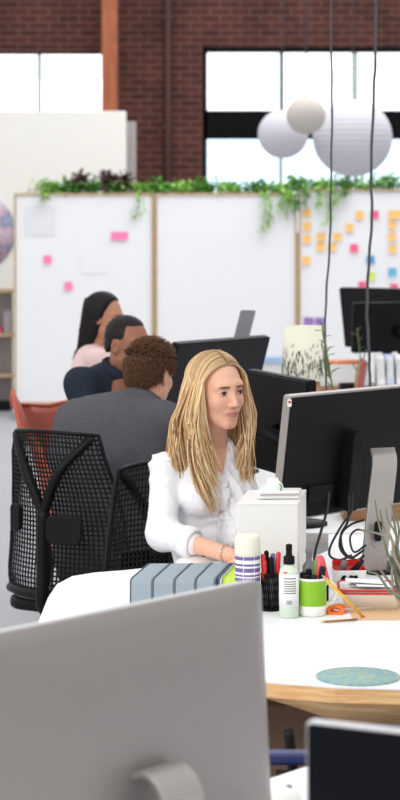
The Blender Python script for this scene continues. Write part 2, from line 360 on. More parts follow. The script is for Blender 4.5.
# ------------------------------------------------------------------ plants on the whiteboards
def leaf(mb, p, d, L, W, up=UP):
    d = unit(d); s = np.cross(d, up); s = unit(s) if np.linalg.norm(s) > 1e-3 else V(1, 0, 0); n = np.cross(s, d)
    v = [p, p+d*L*.35+s*W*.5+n*W*.12, p+d*L*.75+s*W*.36, p+d*L-n*L*.12, p+d*L*.75-s*W*.36, p+d*L*.35-s*W*.5+n*W*.12, p+d*L*.4-n*W*.08]
    mb.add(v, [(0, 1, 6), (1, 2, 6), (2, 3, 6), (3, 4, 6), (4, 5, 6), (5, 0, 6)], False)
def rdir(): v = rng.normal(size=3); return unit(v)
plants = [(48, 16, 'leaf_l', 'pale green trailing plant at the left end of the left whiteboard'), (70, 16, 'leaf', 'green leafy plant left of the dark purple one on the left whiteboard'), (79, 8, 'leaf_p', 'dark purple leafed plant leftmost above the left whiteboard'),
          (92, 12, 'leaf', 'green plant between two dark purple plants on the left whiteboard'), (106, 8, 'leaf_p', 'dark purple leafed plant in the middle of three above the left whiteboard'), (124, 8, 'leaf_p', 'dark purple leafed plant rightmost above the left whiteboard'),
          (114, 10, 'leaf', 'green plant between the middle and right dark purple plants'), (138, 14, 'leaf_l', 'light green plant right of the dark purple plants'), (158, 15, 'leaf', 'green plant above the joint of left and middle whiteboards'),
          (180, 16, 'leaf_l', 'light green low plant above the left part of the middle whiteboard'), (205, 16, 'leaf', 'green low plant under the left edge of the black framed window'), (230, 16, 'leaf_l', 'light green low plant left of the hanging lanterns'),
          (255, 15, 'leaf', 'green low plant directly under the left lantern'), (277, 17, 'leaf_l', 'light green vine plant trailing down the right end of the middle whiteboard'), (300, 16, 'leaf', 'green plant above the joint of middle and right whiteboards'),
          (322, 14, 'leaf_l', 'light green plant left below the largest lantern'), (345, 15, 'leaf', 'green plant directly below the largest lantern'), (368, 14, 'leaf_l', 'light green plant by the right hanging cable'), (390, 15, 'leaf', 'bushy green plant at the right edge of the photo')]
vines = {277: [(262, 232), (268, 224), (280, 208), (285, 215), (290, 200)], 300: [(296, 212), (303, 205)], 138: [(135, 217)], 322: [(327, 222), (318, 205), (332, 205)], 48: [(42, 200)], 345: [(341, 196)]}
for x, w, c, l in plants:
    zt = bz(193 if x < 297 else 189); c0 = V(bx(x), BY+.1, zt); W = w/F*BY
    t = thing('trailing_plant', c0, l, 'plant', 'plants on top of the whiteboards')
    mb = MB(); st = MB()
    hgt = {'leaf_p': .17, 'leaf': .125, 'leaf_l': .10}[c]*(1.25 if x > 380 or x < 60 else 1)
    for i in range(190 if c != 'leaf_p' else 60):
        p = c0+V(random.gauss(0, W*.5), random.uniform(-.13, .06), random.uniform(.0, hgt)*random.uniform(.4, 1) if c != 'leaf_p' else random.uniform(.05, hgt))
        if p[1] < BY-.03: p[2] = zt+random.uniform(-.02, .05)
        leaf(mb, p, rdir()+V(0, -.4, .1), random.uniform(.03, .065)*(1.4 if c == 'leaf_p' else 1), random.uniform(.02, .04)*(1.6 if c == 'leaf_p' else 1))
    for i in range(8):
        st.tube(spline([c0+V(random.gauss(0, W*.2), 0, 0), c0+V(random.gauss(0, W*.4), -.03, hgt*.7)], 4), .003, 4)
    for vx, vy in vines.get(x, []):
        e = at(vx, vy, BY-.05); a = V(bx(vx)+random.uniform(-.02, .04), BY-.06, zt+.03); path = spline([c0, a, (a+e)/2+V(.02, -.01, 0), e], 6)
        st.tube(path, .003, 4)
        for q in path[5:]:
            for _ in range(2): leaf(mb, q+V(random.gauss(0, .015), random.gauss(-.01, .008), random.gauss(0, .015)), rdir()+V(0, -.3, -.6), random.uniform(.03, .06), random.uniform(.02, .035))
    O('foliage', mb, c, t); O('stems', st, 'stem', t)

# ------------------------------------------------------------------ lanterns and hanging cables
for x, y, r, m, Y, l in [(283, 134, 25, 'lantern', 17.2, 'pale grey round paper lantern hanging at left behind the small one'), (306, 115.5, 19.5, 'lantern_b', 16.6, 'small beige round paper lantern, front middle of three'), (352.5, 138, 39.5, 'lantern', 17.4, 'largest pale grey round paper lantern at right')]:
    c = at(x, y, Y); R = r*Y/F; t = thing('paper_lantern', c, l, 'lantern', 'paper lanterns hanging before the window')
    prof = []; n = 120; nr = 22
    for i in range(n+1):
        a = math.pi*(.06+.88*i/n); rr = R*(1+.012*abs(math.sin(a*nr))); prof.append((rr*math.sin(a), -rr*.97*math.cos(a)))
    O('shade', MB().lathe(prof, c, 64), m, t)
    O('cord', MB().tube([c+V(0, 0, R*.9), (c[0], c[1], 5.2)], .006, 6), 'cord', t)
    O('top_ring', MB().tube([c+V(R*.2*math.cos(k/24*6.2832), R*.2*math.sin(k/24*6.2832), R*.95) for k in range(24)], .006, 6, closed=True), 'black_metal', t)
def cable(pts, Y, r, l):
    path = spline([at(x, y, Y) for x, y in pts], 10); tw = []
    for i, p in enumerate(path): tw.append(p+V(math.sin(i*.9)*.0010, math.cos(i*.9)*.001, 0))
    tag(O('hanging_cable', MB().tube(tw, r, 7), 'cord'), l, 'cable', 'power cables hanging from the ceiling')
cable([(331, -400), (331, 0), (332, 100), (331, 180), (330, 240), (326, 300), (325, 350), (327, 400), (330, 460), (332, 487)], 8.45, .0042, 'thin grey hanging cable, left of the two, passing the right edge of the lamp shade')
cable([(376, -400), (376, 0), (374, 90), (371, 170), (372, 215), (369, 260), (367, 310), (369, 350), (370, 384), (372, 440), (372, 486)], 8.5, .0056, 'thicker dark grey hanging cable, right of the two, in front of the largest lantern')

# ------------------------------------------------------------------ desks
def smooth_poly(pts, n=8): return [tuple(p) for p in spline(list(pts)+[pts[0]], n)[:-1]]
def desk(label, outline, thick=.035, legs=(), name='desk', edge='ply', group=None):
    cx = sum(p[0] for p in outline)/len(outline); cy = sum(p[1] for p in outline)/len(outline)
    t = thing(name, (cx, cy, 0), label, 'desk', group)
    O('desktop', MB().prism(outline, (0, 0, DZ-.004), (1, 0, 0), (0, 1, 0), UP, .004), 'white_top', t)
    O('wood_edge', MB().prism(outline, (0, 0, DZ-thick), (1, 0, 0), (0, 1, 0), UP, thick-.004), edge, t)
    for x, y in legs: O('leg', MB().tube([(x, y, DZ-thick), (x, y, 0)], .025, 12), 'alu_light', t)
    return t
out = [(-.40, 5.15), (-.415, 5.6), (-.415, 6.0), (-.405, 6.22)]+[(-.37, 6.36), (-.31, 6.425), (-.22, 6.47)]+[(0, 6.62), (.2, 6.66), (.34, 6.70), (.40, 6.85), (.42, 7.2), (2.2, 7.205), (2.2, 4.95), (1.3, 4.86), (.8, 4.84), (.5, 4.85), (.3, 4.875), (.13, 4.94), (-.1, 4.98), (-.32, 5.02)]
md = desk('white topped desk with thick plywood edge holding the mug and pens in the middle', out, .036, [(-.3, 5.2), (-.3, 6.2), (1.9, 5.1), (1.9, 6.9)])
# shaped plywood apron below the front edge
ap = MB(); xs = np.linspace(.10, .95, 30)
top = []; bot = []
for x in xs:
    yy = np.interp(x, [.13, .3, .5, .8, 1.3], [4.94, 4.875, 4.85, 4.84, 4.86]); drop = np.interp(x, [.10, .13, .22, .33, .42, .55, .72, .95], [.0, .0, .022, .055, .05, .03, .01, .0])
    top.append((x, yy+.004, DZ-.036)); bot.append((x, yy+.01+drop*.5, DZ-.037-drop))
n = len(xs); ap.add([*top, *bot, *[(a, b+.02, c) for a, b, c in top], *[(a, b+.02, c) for a, b, c in bot]],
       [(i, n+i, n+i+1, i+1) for i in range(n-1)]+[(2*n+i, 2*n+i+1, 3*n+i+1, 3*n+i) for i in range(n-1)]+[(n+i, 3*n+i, 3*n+i+1, n+i+1) for i in range(n-1)])
O('apron', ap, 'ply', md)
bd = desk('white back row desk carrying the patterned lamp, behind the blonde woman', [(.14, 7.22), (.06, 8.1), (-.05, 8.6), (-.12, 9.4), (2.3, 9.4), (2.3, 7.22)], .03, [(.25, 7.4), (.1, 9.2), (2.1, 7.4), (2.1, 9.2)], edge='white_plastic')
fd = desk('white far desk in front of the right whiteboard', [(.3, 11.4), (.3, 13.2), (3.2, 13.2), (3.2, 11.4)], .04, [(.45, 11.6), (.45, 13), (3, 11.6), (3, 13)], edge='tan')
nd = desk('white near desk under the two closest monitors', [(-1.3, 2.5), (1.4, 2.5), (1.4, 4.3), (.32, 4.26), (.2, 4.17), (.11, 4.06), (-.3, 3.98), (-1.3, 3.98)], .03, [(-1.1, 2.7), (1.2, 2.7), (1.2, 4.1), (-1.1, 3.8)])

# ------------------------------------------------------------------ monitors
def frame_of(TL, TR, tilt, back_sign=1):
    ex = unit(V(TR[0]-TL[0], TR[1]-TL[1], 0)); n = V(ex[1], -ex[0], 0)   # n towards the camera side
    dn = unit(-UP*math.cos(tilt)-n*math.sin(tilt)); nn = np.cross(ex, dn); nn = nn if nn @ n > 0 else -nn
    return ex, dn, nn
def slab(TL, ex, dn, nn, w, h, d0, d1, r=.012):
    c = TL+ex*w/2+dn*h/2+nn*d0
    return MB().prism(rrect(w, h, r), c, ex, dn, nn, d1-d0)
def monitor(label, TL, TR, width, height, tilt, back, rim, base_xy, thick=.03, stand='neck', group=None):
    TL = np.array(TL, float); ex, dn, nn = frame_of(TL, TR, tilt); bz_ = DZ
    t = thing('monitor', (base_xy[0], base_xy[1], bz_), label, 'monitor', group)
    O('casing', slab(TL, ex, dn, nn, width, height, -thick, 0, .010), rim, t, bevel=.003)
    O('back_cover', slab(TL+ex*.006+dn*.006, ex, dn, nn, width-.012, height-.012, -.001, .004, .010), back, t, bevel=.002)
    O('screen', slab(TL+ex*.008+dn*.008, ex, dn, nn, width-.016, height-.016, -thick-.0015, -thick+.001, .006), 'screen', t)
    c = TL+ex*width/2+dn*height*.55+nn*.0
    if stand == 'neck':
        b = V(base_xy[0], base_xy[1], bz_)
        O('neck', MB().tube([c+nn*.0, c+nn*.05, V(b[0], b[1], c[2]-.05), b+V(0, 0, .01)], [.03, .03, .028, .03], 12), 'black', t)
        O('base', MB().lathe([(.12, 0), (.12, .008), (.03, .014), (0, .014)], b, 40), 'black', t)
    return t, ex, dn, nn, c
# near silver monitor, back to us
ZT = 1.13; TRp = V(.0995+.004, 3.84, ZT); dd = unit(V(.4055, .48, 0)); TLp = TRp-dd*.69
nm = thing('monitor', (TRp+TLp)[:2].tolist()+[0] if False else (-.03, 3.50, DZ), 'large silver monitor seen from behind, blurred at bottom left', 'monitor')
ex, dn, nn = frame_of(TLp, TRp, -.06)
mb = MB(); w, h = .69, .43; nu, nv = 24, 16
def ring(scale_w, scale_h, off, r):
    c = TLp+ex*w/2+dn*h/2+nn*off; return [c+ex*p[0]*scale_w+dn*p[1]*scale_h for p in rrect(w, h, r, 6)]
rings = [ring(1, 1, -.004, .014), ring(1, 1, .002, .014), ring(.992, .988, .006, .014), ring(.9, .86, .018, .014), ring(.7, .6, .03, .014), ring(.4, .3, .036, .014)]
vs = [p for r_ in rings for p in r_]; k = len(rings[0])
fs = [(i*k+j, i*k+(j+1) % k, (i+1)*k+(j+1) % k, (i+1)*k+j) for i in range(len(rings)-1) for j in range(k)]+[tuple(range((len(rings)-1)*k, len(rings)*k)), tuple(range(k))[::-1]]
mb.add(vs, fs, True); O('back_shell', mb, 'alu', nm)
O('rim', slab(TLp-ex*.001-dn*.001, ex, dn, nn, w+.002, h+.002, -.018, -.003, .015), 'alu_light', nm, bevel=.002)
O('screen', slab(TLp+ex*.012+dn*.012, ex, dn, nn, w-.024, h-.06, -.02, -.0175, .004), 'screen', nm)
hc = at(168, 785, 3.66); d2 = unit(V(dd[0], dd[1], 0)); nh = V(nn[0], nn[1], 0)
cc = TLp+ex*w*.5+dn*.268
prof = [cc+nn*.03, cc+nn*.07+dn*(-.012), cc+nn*.10+dn*.01, cc+nn*.105+dn*.06, cc+nn*.085+dn*.05]
ws = .095
arm = spline([cc+nn*.028+dn*-.005, cc+nn*.062-dn*.012, cc+nn*.088+dn*.004, cc+nn*.102+dn*.03], 5)
base_front = V(arm[-1][0], arm[-1][1], DZ+.006)
arm = arm+[base_front+V(0, 0, .02), base_front]
st = MB(); L = []; 
for i, p in enumerate(arm):
    tdir = unit(arm[min(i+1, len(arm)-1)]-arm[max(i-1, 0)]); nrm = np.cross(ex, tdir)
    for sx, sn in ((-1, -1), (1, -1), (1, 1), (-1, 1)): L.append(p+ex*sx*ws/2+nrm*sn*.006)
m_ = len(arm); st.add(L, [(4*i+j, 4*i+(j+1) % 4, 4*i+4+(j+1) % 4, 4*i+4+j) for i in range(m_-1) for j in range(4)]+[(0, 3, 2, 1), (4*m_-4, 4*m_-3, 4*m_-2, 4*m_-1)], False)
O('stand', st, 'alu_stand', nm, bevel=.004)
O('foot_plate', MB().prism(rrect(ws*2, .2, .02), base_front+V(-nh[0]*.08, -nh[1]*.08, -.005), ex, nh, UP, .008), 'alu_stand', nm, bevel=.002)
# near dark monitor bottom right
TL2 = at(306, 720, 2.9); TR2 = at(400, 733, 2.84); ex, dn, nn = frame_of(TL2, TR2, 0.0)
m2 = thing('monitor', (TL2[0]+ex[0]*.28, TL2[1]+.07, DZ), 'dark screened monitor with pale silver rim at bottom right corner', 'monitor')
O('casing', slab(TL2, ex, dn, nn, .56, .34, -.016, 0, .008), 'alu_light', m2, bevel=.003)
O('screen', slab(TL2+ex*.003+dn*.004, ex, dn, nn, .554, .332, -.001, .002, .006), 'screen', m2)
cb = TL2+ex*.28+dn*.2-nn*.014; O('stand', MB().tube([cb, cb-nn*.05, V(cb[0]-nn[0]*.05, cb[1]-nn[1]*.05, DZ+.01)], .02, 12), 'alu', m2)
O('foot_plate', MB().prism(rrect(.2, .16, .02), V(cb[0]-nn[0]*.03, cb[1]-nn[1]*.03, DZ), ex, (ex[1], -ex[0], 0), UP, .008), 'alu', m2)
# the blonde woman's black monitor
TLm = at(290, 396, 6.35); TRm = at(400, 385, 6.72); dA = unit(V(TRm[0]-TLm[0], TRm[1]-TLm[1], 0))
mA, ex, dn, nn, cA = monitor('big black backed monitor with silver edge and stand facing the blonde woman', TLm, TLm+dA*.65, .65, .375, .135, 'black_back', 'alu_stand', (.52, 6.5), .026, stand=None)
top = V(.545, 6.575, 1.065); fb = V(.505, 6.40, DZ+.008); we = unit(V(1, .35, 0)); pth = spline([top, V(.545, 6.50, 1.03), V(.53, 6.455, .93), V(.512, 6.41, .80), fb], 8)
L = []
for i, p in enumerate(pth):
    td = unit(pth[min(i+1, len(pth)-1)]-pth[max(i-1, 0)]); nr_ = np.cross(we, td)
    for sx, sn in ((-1, -1), (1, -1), (1, 1), (-1, 1)): L.append(p+we*sx*.040+nr_*sn*.006)
m_ = len(pth); st = MB().add(L, [(4*i+j, 4*i+(j+1) % 4, 4*i+4+(j+1) % 4, 4*i+4+j) for i in range(m_-1) for j in range(4)]+[(0, 3, 2, 1), (4*m_-4, 4*m_-3, 4*m_-2, 4*m_-1)], False)
sto = O('stand', st, 'alu_stand', mA, bevel=.003)
hp = V(.517, 6.40, .845); O('cable_hole', MB().prism(rrect(.022, .06, .011), hp, unit(V(1, .35, 0)), UP, unit(V(.35, -1, .1)), .006), 'black', mA)
O('foot_plate', MB().prism(rrect(.2, .2, .03), (.56, 6.49, DZ), (1, .35, 0), (-.35, 1, 0), UP, .009), 'charcoal', mA, bevel=.002)
O('stand_shade_slab', MB().prism(rrect(.05, .24, .012), TLm+ex*.285+dn*.24, ex, dn, nn, .045), 'black', mA, bevel=.004)  # black slab modelled in place of the shade beside the stand
O('port_panel', MB().prism(rrect(.11, .05, .01), TLm+ex*.17+dn*.30, ex, dn, nn, .014), 'black', mA, bevel=.003)
sk = MB().prism(rrect(.012, .022, .004), at(289.5, 403, 6.34), unit(V(1, -.1, 0)), UP, unit(V(-.1, -1, 0)), .002)
O('white_sticker', sk, 'white_plastic', mA); O('red_sticker', MB().lathe([(.004, 0), (.004, .0012), (0, .0012)], at(289.5, 402, 6.336), 16, (0, -1, 0)), 'red', mA)
# charcoal monitor of the back row
TLb = at(178, 344, 8.6); TRb = at(270, 334, 9.1)
mB, ex, dn, nn, cB = monitor('tilted charcoal monitor with a round emblem, behind the blonde woman\'s head', TLb, TRb, .63, .36, .29, 'charcoal', 'black', (.12, 8.93), .03)
ec = at(228, 351.5, 8.8); tt = ec-TLb; ec = TLb+ex*(tt @ ex)+dn*.055+nn*.0045
O('emblem', MB().tube([ec+ex*math.cos(a_)*.018+dn*math.sin(a_)*.018 for a_ in np.linspace(0, 2*math.pi, 28)[:-1]], .003, 6, closed=True), 'alu', mB)
O('emblem_disc', MB().lathe([(.015, 0), (.015, .002), (0, .002)], ec, 24, nn), 'navy', mB)
# black monitor between woman and big monitor
TLc = at(247, 369, 7.72); TRc = at(302, 381, 7.24)
mC, *_ = monitor('black monitor turned sideways between the blonde woman and her big monitor', TLc, TRc, .56, .34, .02, 'black', 'black', (.31, 7.42), .03)
# far monitors
mD, *_ = monitor('far black monitor, left rear one of the pair at right', at(339, 288, 12.3), at(400, 289, 12.1), .5, .34, .2, 'charcoal', 'black', (1.05, 12.35), .03, group='pair of far black monitors')
mE, *_ = monitor('far black monitor, right front one of the pair at right', at(354, 303, 11.8), at(400, 302, 11.9), .52, .27, .05, 'black', 'black', (1.1, 11.95), .03, group='pair of far black monitors')
# small white desk phone edge (238-254, 312-338)
p = at(245, 325, 9.3); ds = thing('desk_screen', (p[0], p[1], DZ), 'small grey upright screen on a pole above the charcoal monitor', 'screen')
O('panel', MB().prism(rrect(.065, .13, .008), p, unit(V(1, -.3, 0)), unit(V(.25, 0, 1)), unit(V(-.3, -1, 0)), .012), 'greyp', ds, bevel=.002)
O('pole', MB().tube([p+V(0, .008, -.03), V(p[0], p[1]+.008, DZ+.008)], .012, 10), 'greyp', ds)
O('base', MB().lathe([(.07, 0), (.07, .008), (0, .01)], (p[0], p[1], DZ), 24), 'greyp', ds)

# ------------------------------------------------------------------ SDF people
def surface_nets(fn, lo, hi, h):
    lo = np.array(lo); hi = np.array(hi); n = np.ceil((hi-lo)/h).astype(int)+1
    ax = [lo[i]+h*np.arange(n[i]) for i in range(3)]
    G = np.stack(np.meshgrid(*ax, indexing='ij'), -1).astype(np.float32); D = fn(G.reshape(-1, 3)).reshape(n).astype(np.float32); ins = D < 0
    c = n-1; acc = np.zeros((*c, 3), np.float32); cnt = np.zeros(tuple(c), np.int16)
    offs = [(0, 0, 0), (1, 0, 0), (0, 1, 0), (1, 1, 0), (0, 0, 1), (1, 0, 1), (0, 1, 1), (1, 1, 1)]
    sl = lambda o: tuple(slice(o[i], o[i]+c[i]) for i in range(3))
    for i in range(8):
        for j in range(i+1, 8):
            a, b = offs[i], offs[j]
            if sum(abs(a[k]-b[k]) for k in range(3)) != 1: continue
            da, db = D[sl(a)], D[sl(b)]; m = (da < 0) != (db < 0)
            t = np.where(m, da/np.where(m, da-db, 1), 0)
            for k in range(3): acc[..., k] += np.where(m, a[k]+(b[k]-a[k])*t, 0)
            cnt += m
    cell = cnt > 0; idx = -np.ones(tuple(c), int); idx[cell] = np.arange(cell.sum())
    w = np.argwhere(cell); P = lo+h*(w+acc[cell]/cnt[cell][:, None]); faces = []
    for axn in range(3):
        u, v = [(1, 2), (2, 0), (0, 1)][axn]
        s0 = [slice(None)]*3; s1 = [slice(None)]*3; s0[axn] = slice(0, -1); s1[axn] = slice(1, None)
        e = ins[tuple(s0)] != ins[tuple(s1)]; q = np.argwhere(e)
        q = q[(q[:, u] > 0) & (q[:, v] > 0) & (q[:, u] < c[u]) & (q[:, v] < c[v])]
        du = np.zeros(3, int); dv = np.zeros(3, int); du[u] = 1; dv[v] = 1
        A = idx[tuple((q-du-dv).T)]; Bq = idx[tuple((q-dv).T)]; C = idx[tuple(q.T)]; Dq = idx[tuple((q-du).T)]
        sgn = ins[tuple(q.T)]; f = np.stack([A, Bq, C, Dq], 1); f[~sgn] = f[~sgn][:, ::-1]; faces.append(f)
    return P, np.concatenate(faces)
def smin(a, b, k): h_ = np.clip(.5+.5*(b-a)/k, 0, 1); return b+(a-b)*h_-k*h_*(1-h_)
def smax(a, b, k): return -smin(-a, -b, k)
def cap(P, a, b, ra, rb=None):
    rb = ra if rb is None else rb; a = np.asarray(a, np.float32); b = np.asarray(b, np.float32); ab = b-a
    t = np.clip((P-a) @ ab/(ab @ ab+1e-9), 0, 1); d = P-a-t[:, None]*ab
    return np.sqrt((d*d).sum(1))-(ra+(rb-ra)*t)
def ell(P, c, r, R=None):
    q = P-np.asarray(c, np.float32)
    if R is not None: q = q @ np.asarray(R, np.float32)
    r = np.asarray(r, np.float32); k0 = np.sqrt(((q/r)**2).sum(1)); k1 = np.sqrt(((q/r**2)**2).sum(1))+1e-6
    return k0*(k0-1)/k1
def head_sdf(P, female=True):
    X = np.abs(P[:, 0]); Q = np.stack([X, P[:, 1], P[:, 2]], 1)
    d = ell(Q, (0, -.017, .032), (.074, .092, .083))
    d = smin(d, ell(Q, (0, .022, -.028), (.060 if female else .064, .064, .084)), .03)
    d = smin(d, cap(Q, (.043 if female else .050, .0, -.062), (.010, .058, -.098), .020, .016), .025)
    d = smin(d, ell(Q, (0, .062, -.099), (.018, .014, .014)), .018)
    d = smin(d, ell(Q, (.034, .050, -.030), (.024, .026, .022)), .02)
    d = smin(d, cap(Q, (.008, .074, .024), (.042, .062, .022), .010), .018)
    d = smax(d, -ell(Q, (.031, .090, .002), (.017, .014, .011)), .010)
    d = smin(d, ell(Q, (.031, .0735, .000), (.0150, .0095, .0085)), .004)
    d = smin(d, cap(Q, (0, .080, .008), (0, .101, -.034), .0065, .0085), .011)
    d = smin(d, ell(Q, (.010, .092, -.038), (.0075, .008, .0065)), .006)
    d = smin(d, ell(Q, (0, .074, -.068), (.024, .014, .017)), .012)
    d = smin(d, cap(Q, (0, .0860, -.0625), (.0215, .0755, -.0660), .0040, .0020), .004)
    d = smin(d, cap(Q, (0, .0850, -.0712), (.020, .0755, -.0675), .0048, .0020), .004)
    d = smax(d, -cap(Q, (0, .0905, -.0663), (.0225, .080, -.0668), .0012, .0012), .002)
    e = ell(Q, (.074, -.010, -.008), (.009, .020, .031), np.array([[.93, -.37, 0], [.37, .93, 0], [0, 0, 1]]))
    e = smax(e, -ell(Q, (.083, -.004, -.004), (.006, .011, .018)), .004)
    d = smin(d, e, .006)
    d = smin(d, cap(Q, (0, -.022, -.06), (0, -.045, -.19), .050 if female else .058, .052 if female else .066), .03)
    return d
def rotm(fwd, pitch=0, roll=0):
    f = unit(V(fwd[0], fwd[1], 0)); r = V(f[1], -f[0], 0); R = np.stack([r, f, UP], 1)
    cp, sp = math.cos(pitch), math.sin(pitch); Rx = np.array([[1, 0, 0], [0, cp, -sp], [0, sp, cp]])
    cr, sr = math.cos(roll), math.sin(roll); Ry = np.array([[cr, 0, sr], [0, 1, 0], [-sr, 0, cr]])
    return R @ Rx @ Ry
def hand_prims(w, d, n, s, size=1.0, curl=.5):
    """wrist w, direction d, back-of-hand normal n, thumb side s -> list of capsules"""
    d, n, s = unit(d), unit(n), unit(s); L = []; z = size
    pal = w+d*.05*z
    for k, (o, ln, rr) in enumerate([(.028, .072, .0085), (.010, .080, .0088), (-.009, .074, .0083), (-.027, .058, .0075)]):
        root = w+d*.088*z+s*o*z; L.append((w+d*.015+s*o*.6, root, .014*z, .0105*z))
        p = root; ang = .15
        for j, fr in enumerate((.45, .32, .23)):
            ang += curl*(.45+.2*j); q = p+(d*math.cos(ang)-n*math.sin(ang)+s*o*1.2)*ln*fr*z; L.append((p, q, rr*z*(1-.08*j), rr*z*(.92-.08*j))); p = q
    a = w+d*.02+s*.026*z; b = w+d*.055*z+s*.055*z-n*.012; c = b+(d*.8+s*.35-n*.35)*.034*z; e = c+(d*.9-n*.4)*.026*z
    L += [(a, b, .015*z, .0115*z), (b, c, .0105*z, .0095*z), (c, e, .0092*z, .0080*z)]
    return L
def sd_list(L, k=.012):
    def f(P):
        d = None
        for pr in L:
            x = cap(P, *pr[1:]) if pr[0] == 'c' else ell(P, *pr[1:])
            d = x if d is None else smin(d, x, k)
        return d
    return f
def add_core(mb, trunk, arms_, skin):
    L = [('c', q[1], q[2], q[3]*.6, (q[4] if len(q) > 4 else q[3])*.62) if q[0] == 'c' else ('e', q[1], np.array(q[2])*.8, q[3]) for q in trunk+arms_]
    pts = np.array([q[1] for q in L]+[q[2] for q in L if q[0] == 'c']); P_, F_ = surface_nets(sd_list(L, .02), pts.min(0)-.2, pts.max(0)+.2, .013)
    mb.add(P_, F_, True, np.tile(skin, (len(P_), 1)))
SKIN_F = np.array(lin((234, 180, 152))[:3]); SKIN_M = np.array(lin((206, 150, 124))[:3]); SKIN_D = np.array(lin((160, 104, 78))[:3]); SKIN_A = np.array(lin((188, 132, 104))[:3])
def build_head(mb, C, R, s, skin, female, h=.0026, lips=(196, 122, 112)):
    P, Fq = surface_nets(lambda p: head_sdf(p, female), (-.1, -.135, -.215), (.1, .125, .13), h)
    col = np.tile(skin, (len(P), 1)); x, y, z = np.abs(P[:, 0]), P[:, 1], P[:, 2]
    lp = np.clip(1.5-np.sqrt((x/.0235)**2+((z+.0668)/.0072)**2), 0, 1)*(y > .07); lc = np.array(lin(lips)[:3]); lp = np.clip(lp*1.6, 0, 1)[:, None]
    col = col*(1-lp)+lc*lp
    ck = np.exp(-((x-.04)**2+(z+.035)**2)/.0005)*(y > .03)*.35; col = col*(1-ck[:, None]*np.array([.05, .25, .22]))
    mb.add(P*s @ R.T+C, Fq, True, col)
def build_face(t, C, R, s, brow='brow', eyes=True):
    W = lambda p: C+R @ (np.array(p)*s)
    for sg in (-1, 1):
        e = MB(); e.ball(W((sg*.031, .0772, 0)), V(.0122, .0070, .0056)*s, 20, R); eo = O('eye', e, 'eye_w', t)
        O('iris', MB().ball(W((sg*.0315, .0815, .0002)), V(.0070, .0036, .0054)*s, 16, R), 'eye_d', eo)
        lash = [W((sg*(.031+.0135*q), .0835-.006*q*q-.001, .0052*(1-q*q)+.0005)) for q in np.linspace(-1, 1, 11)]
        O('eyelashes', MB().tube(lash, [.0010+.0018*s*math.sin(math.pi*k/10) for k in range(11)], 5), 'eye_d', t)
        br = [W((sg*(.031+.018*q), .0885-.009*max(0, q+.1)**1.3-.0015, .0200+.0012*(1-(q-.2)**2))) for q in np.linspace(-1, 1, 10)]
        O('eyebrow', MB().tube(br, [.0030*math.sin(math.pi*(.15+.8*k/9))+.0003 for k in range(10)], 6), brow, t)
def cloth_obj(name, fn, lo, hi, h, m, t):
    P, Fq = surface_nets(fn, lo, hi, h); return O(name, MB().add(P, Fq, True), m, t)
def strands(mb, paths, cols, r0=.0022, n=5):
    for p, c in zip(paths, cols):
        m = len(p); rad = [r0*(.75+.5*math.sin(math.pi*min(1, (k+1)/m)))*(1 if k < m-3 else (m-k)/4) for k in range(m)]
        if np.ndim(c) == 1: c = np.tile(c, (m, 1))
        mb.tube(p, rad, n, col=c)
def wrinkle(P, amp, f=38, ph=0):
    x, y, z = P[:, 0], P[:, 1], P[:, 2]
    return amp*(np.sin(f*z+9*x+3*np.sin(11*x+7*z)+ph)*.6+np.sin(f*1.7*x-21*z+2.5*np.sin(17*z+5*y)+ph)*.4)

# ---- blonde woman ---------------------------------------------------------
CH = V(.054, 6.74, 1.228); RH = rotm((.56, -.83), -.06, .05); SH = .965
RB = rotm((.42, -.91)); BC = V(.03, 6.80, 0)
LB = lambda x, y, z: BC+RB @ V(x, y, 0)+V(0, 0, z)        # x to her right, y forward
wm = thing('person', (.03, 6.84, 0), 'woman with long blonde hair in a white shirt sitting at the desk, looking right', 'person')
rs, ls = LB(.142, -.01, .990), LB(-.085, -.02, 1.000)
re, rw = V(-.108, 6.645, .80), V(.095, 6.50, .757); le, lw = V(.138, 6.70, .81), V(.170, 6.50, .757)
nb = CH+RH @ V(0, -.045, -.17)
chest = [('c', nb, LB(0, -.01, .95), .05, .09), ('c', rs, ls, .034), ('e', LB(0, .0, .92), (.118, .084, .13), RB), ('e', LB(.06, .065, .905), (.058, .05, .055), RB), ('e', LB(-.06, .065, .905), (.058, .05, .055), RB),
         ('e', LB(0, -.005, .75), (.112, .082, .16), RB), ('e', LB(0, -.02, .56), (.155, .11, .11), RB)]
arms = [('c', rs, re, .030, .027), ('c', re, rw, .030, .023), ('c', ls, le, .030, .027), ('c', le, lw, .030, .023)]
bodyf = lambda P: smin(sd_list(chest, .04)(P), sd_list(arms, .02)(P), .03)
mb = MB(); build_head(mb, CH, RH, SH, SKIN_F, True)
P_, F_ = surface_nets(bodyf, (-.24, 6.44, .44), (.38, 6.98, 1.12), .008); mb.add(P_, F_, True, np.tile(SKIN_F, (len(P_), 1)))
for w_, d_, s_ in ((rw, V(1, -.45, -.08), V(.3, .9, 0)), (lw, V(-.5, -.8, -.08), V(-.8, .5, 0))):
    hp_ = [('c', *q) for q in hand_prims(w_, d_, UP, s_, .95, .35)]; c_ = w_+unit(d_)*.08
    P_, F_ = surface_nets(sd_list(hp_, .006), c_-.13, c_+.13, .0035); mb.add(P_, F_, True, np.tile(SKIN_F, (len(P_), 1)))
O('body', mb, 'skin', wm, colattr=True); build_face(wm, CH, RH, SH)
sl_end = re+(rw-re)*.36
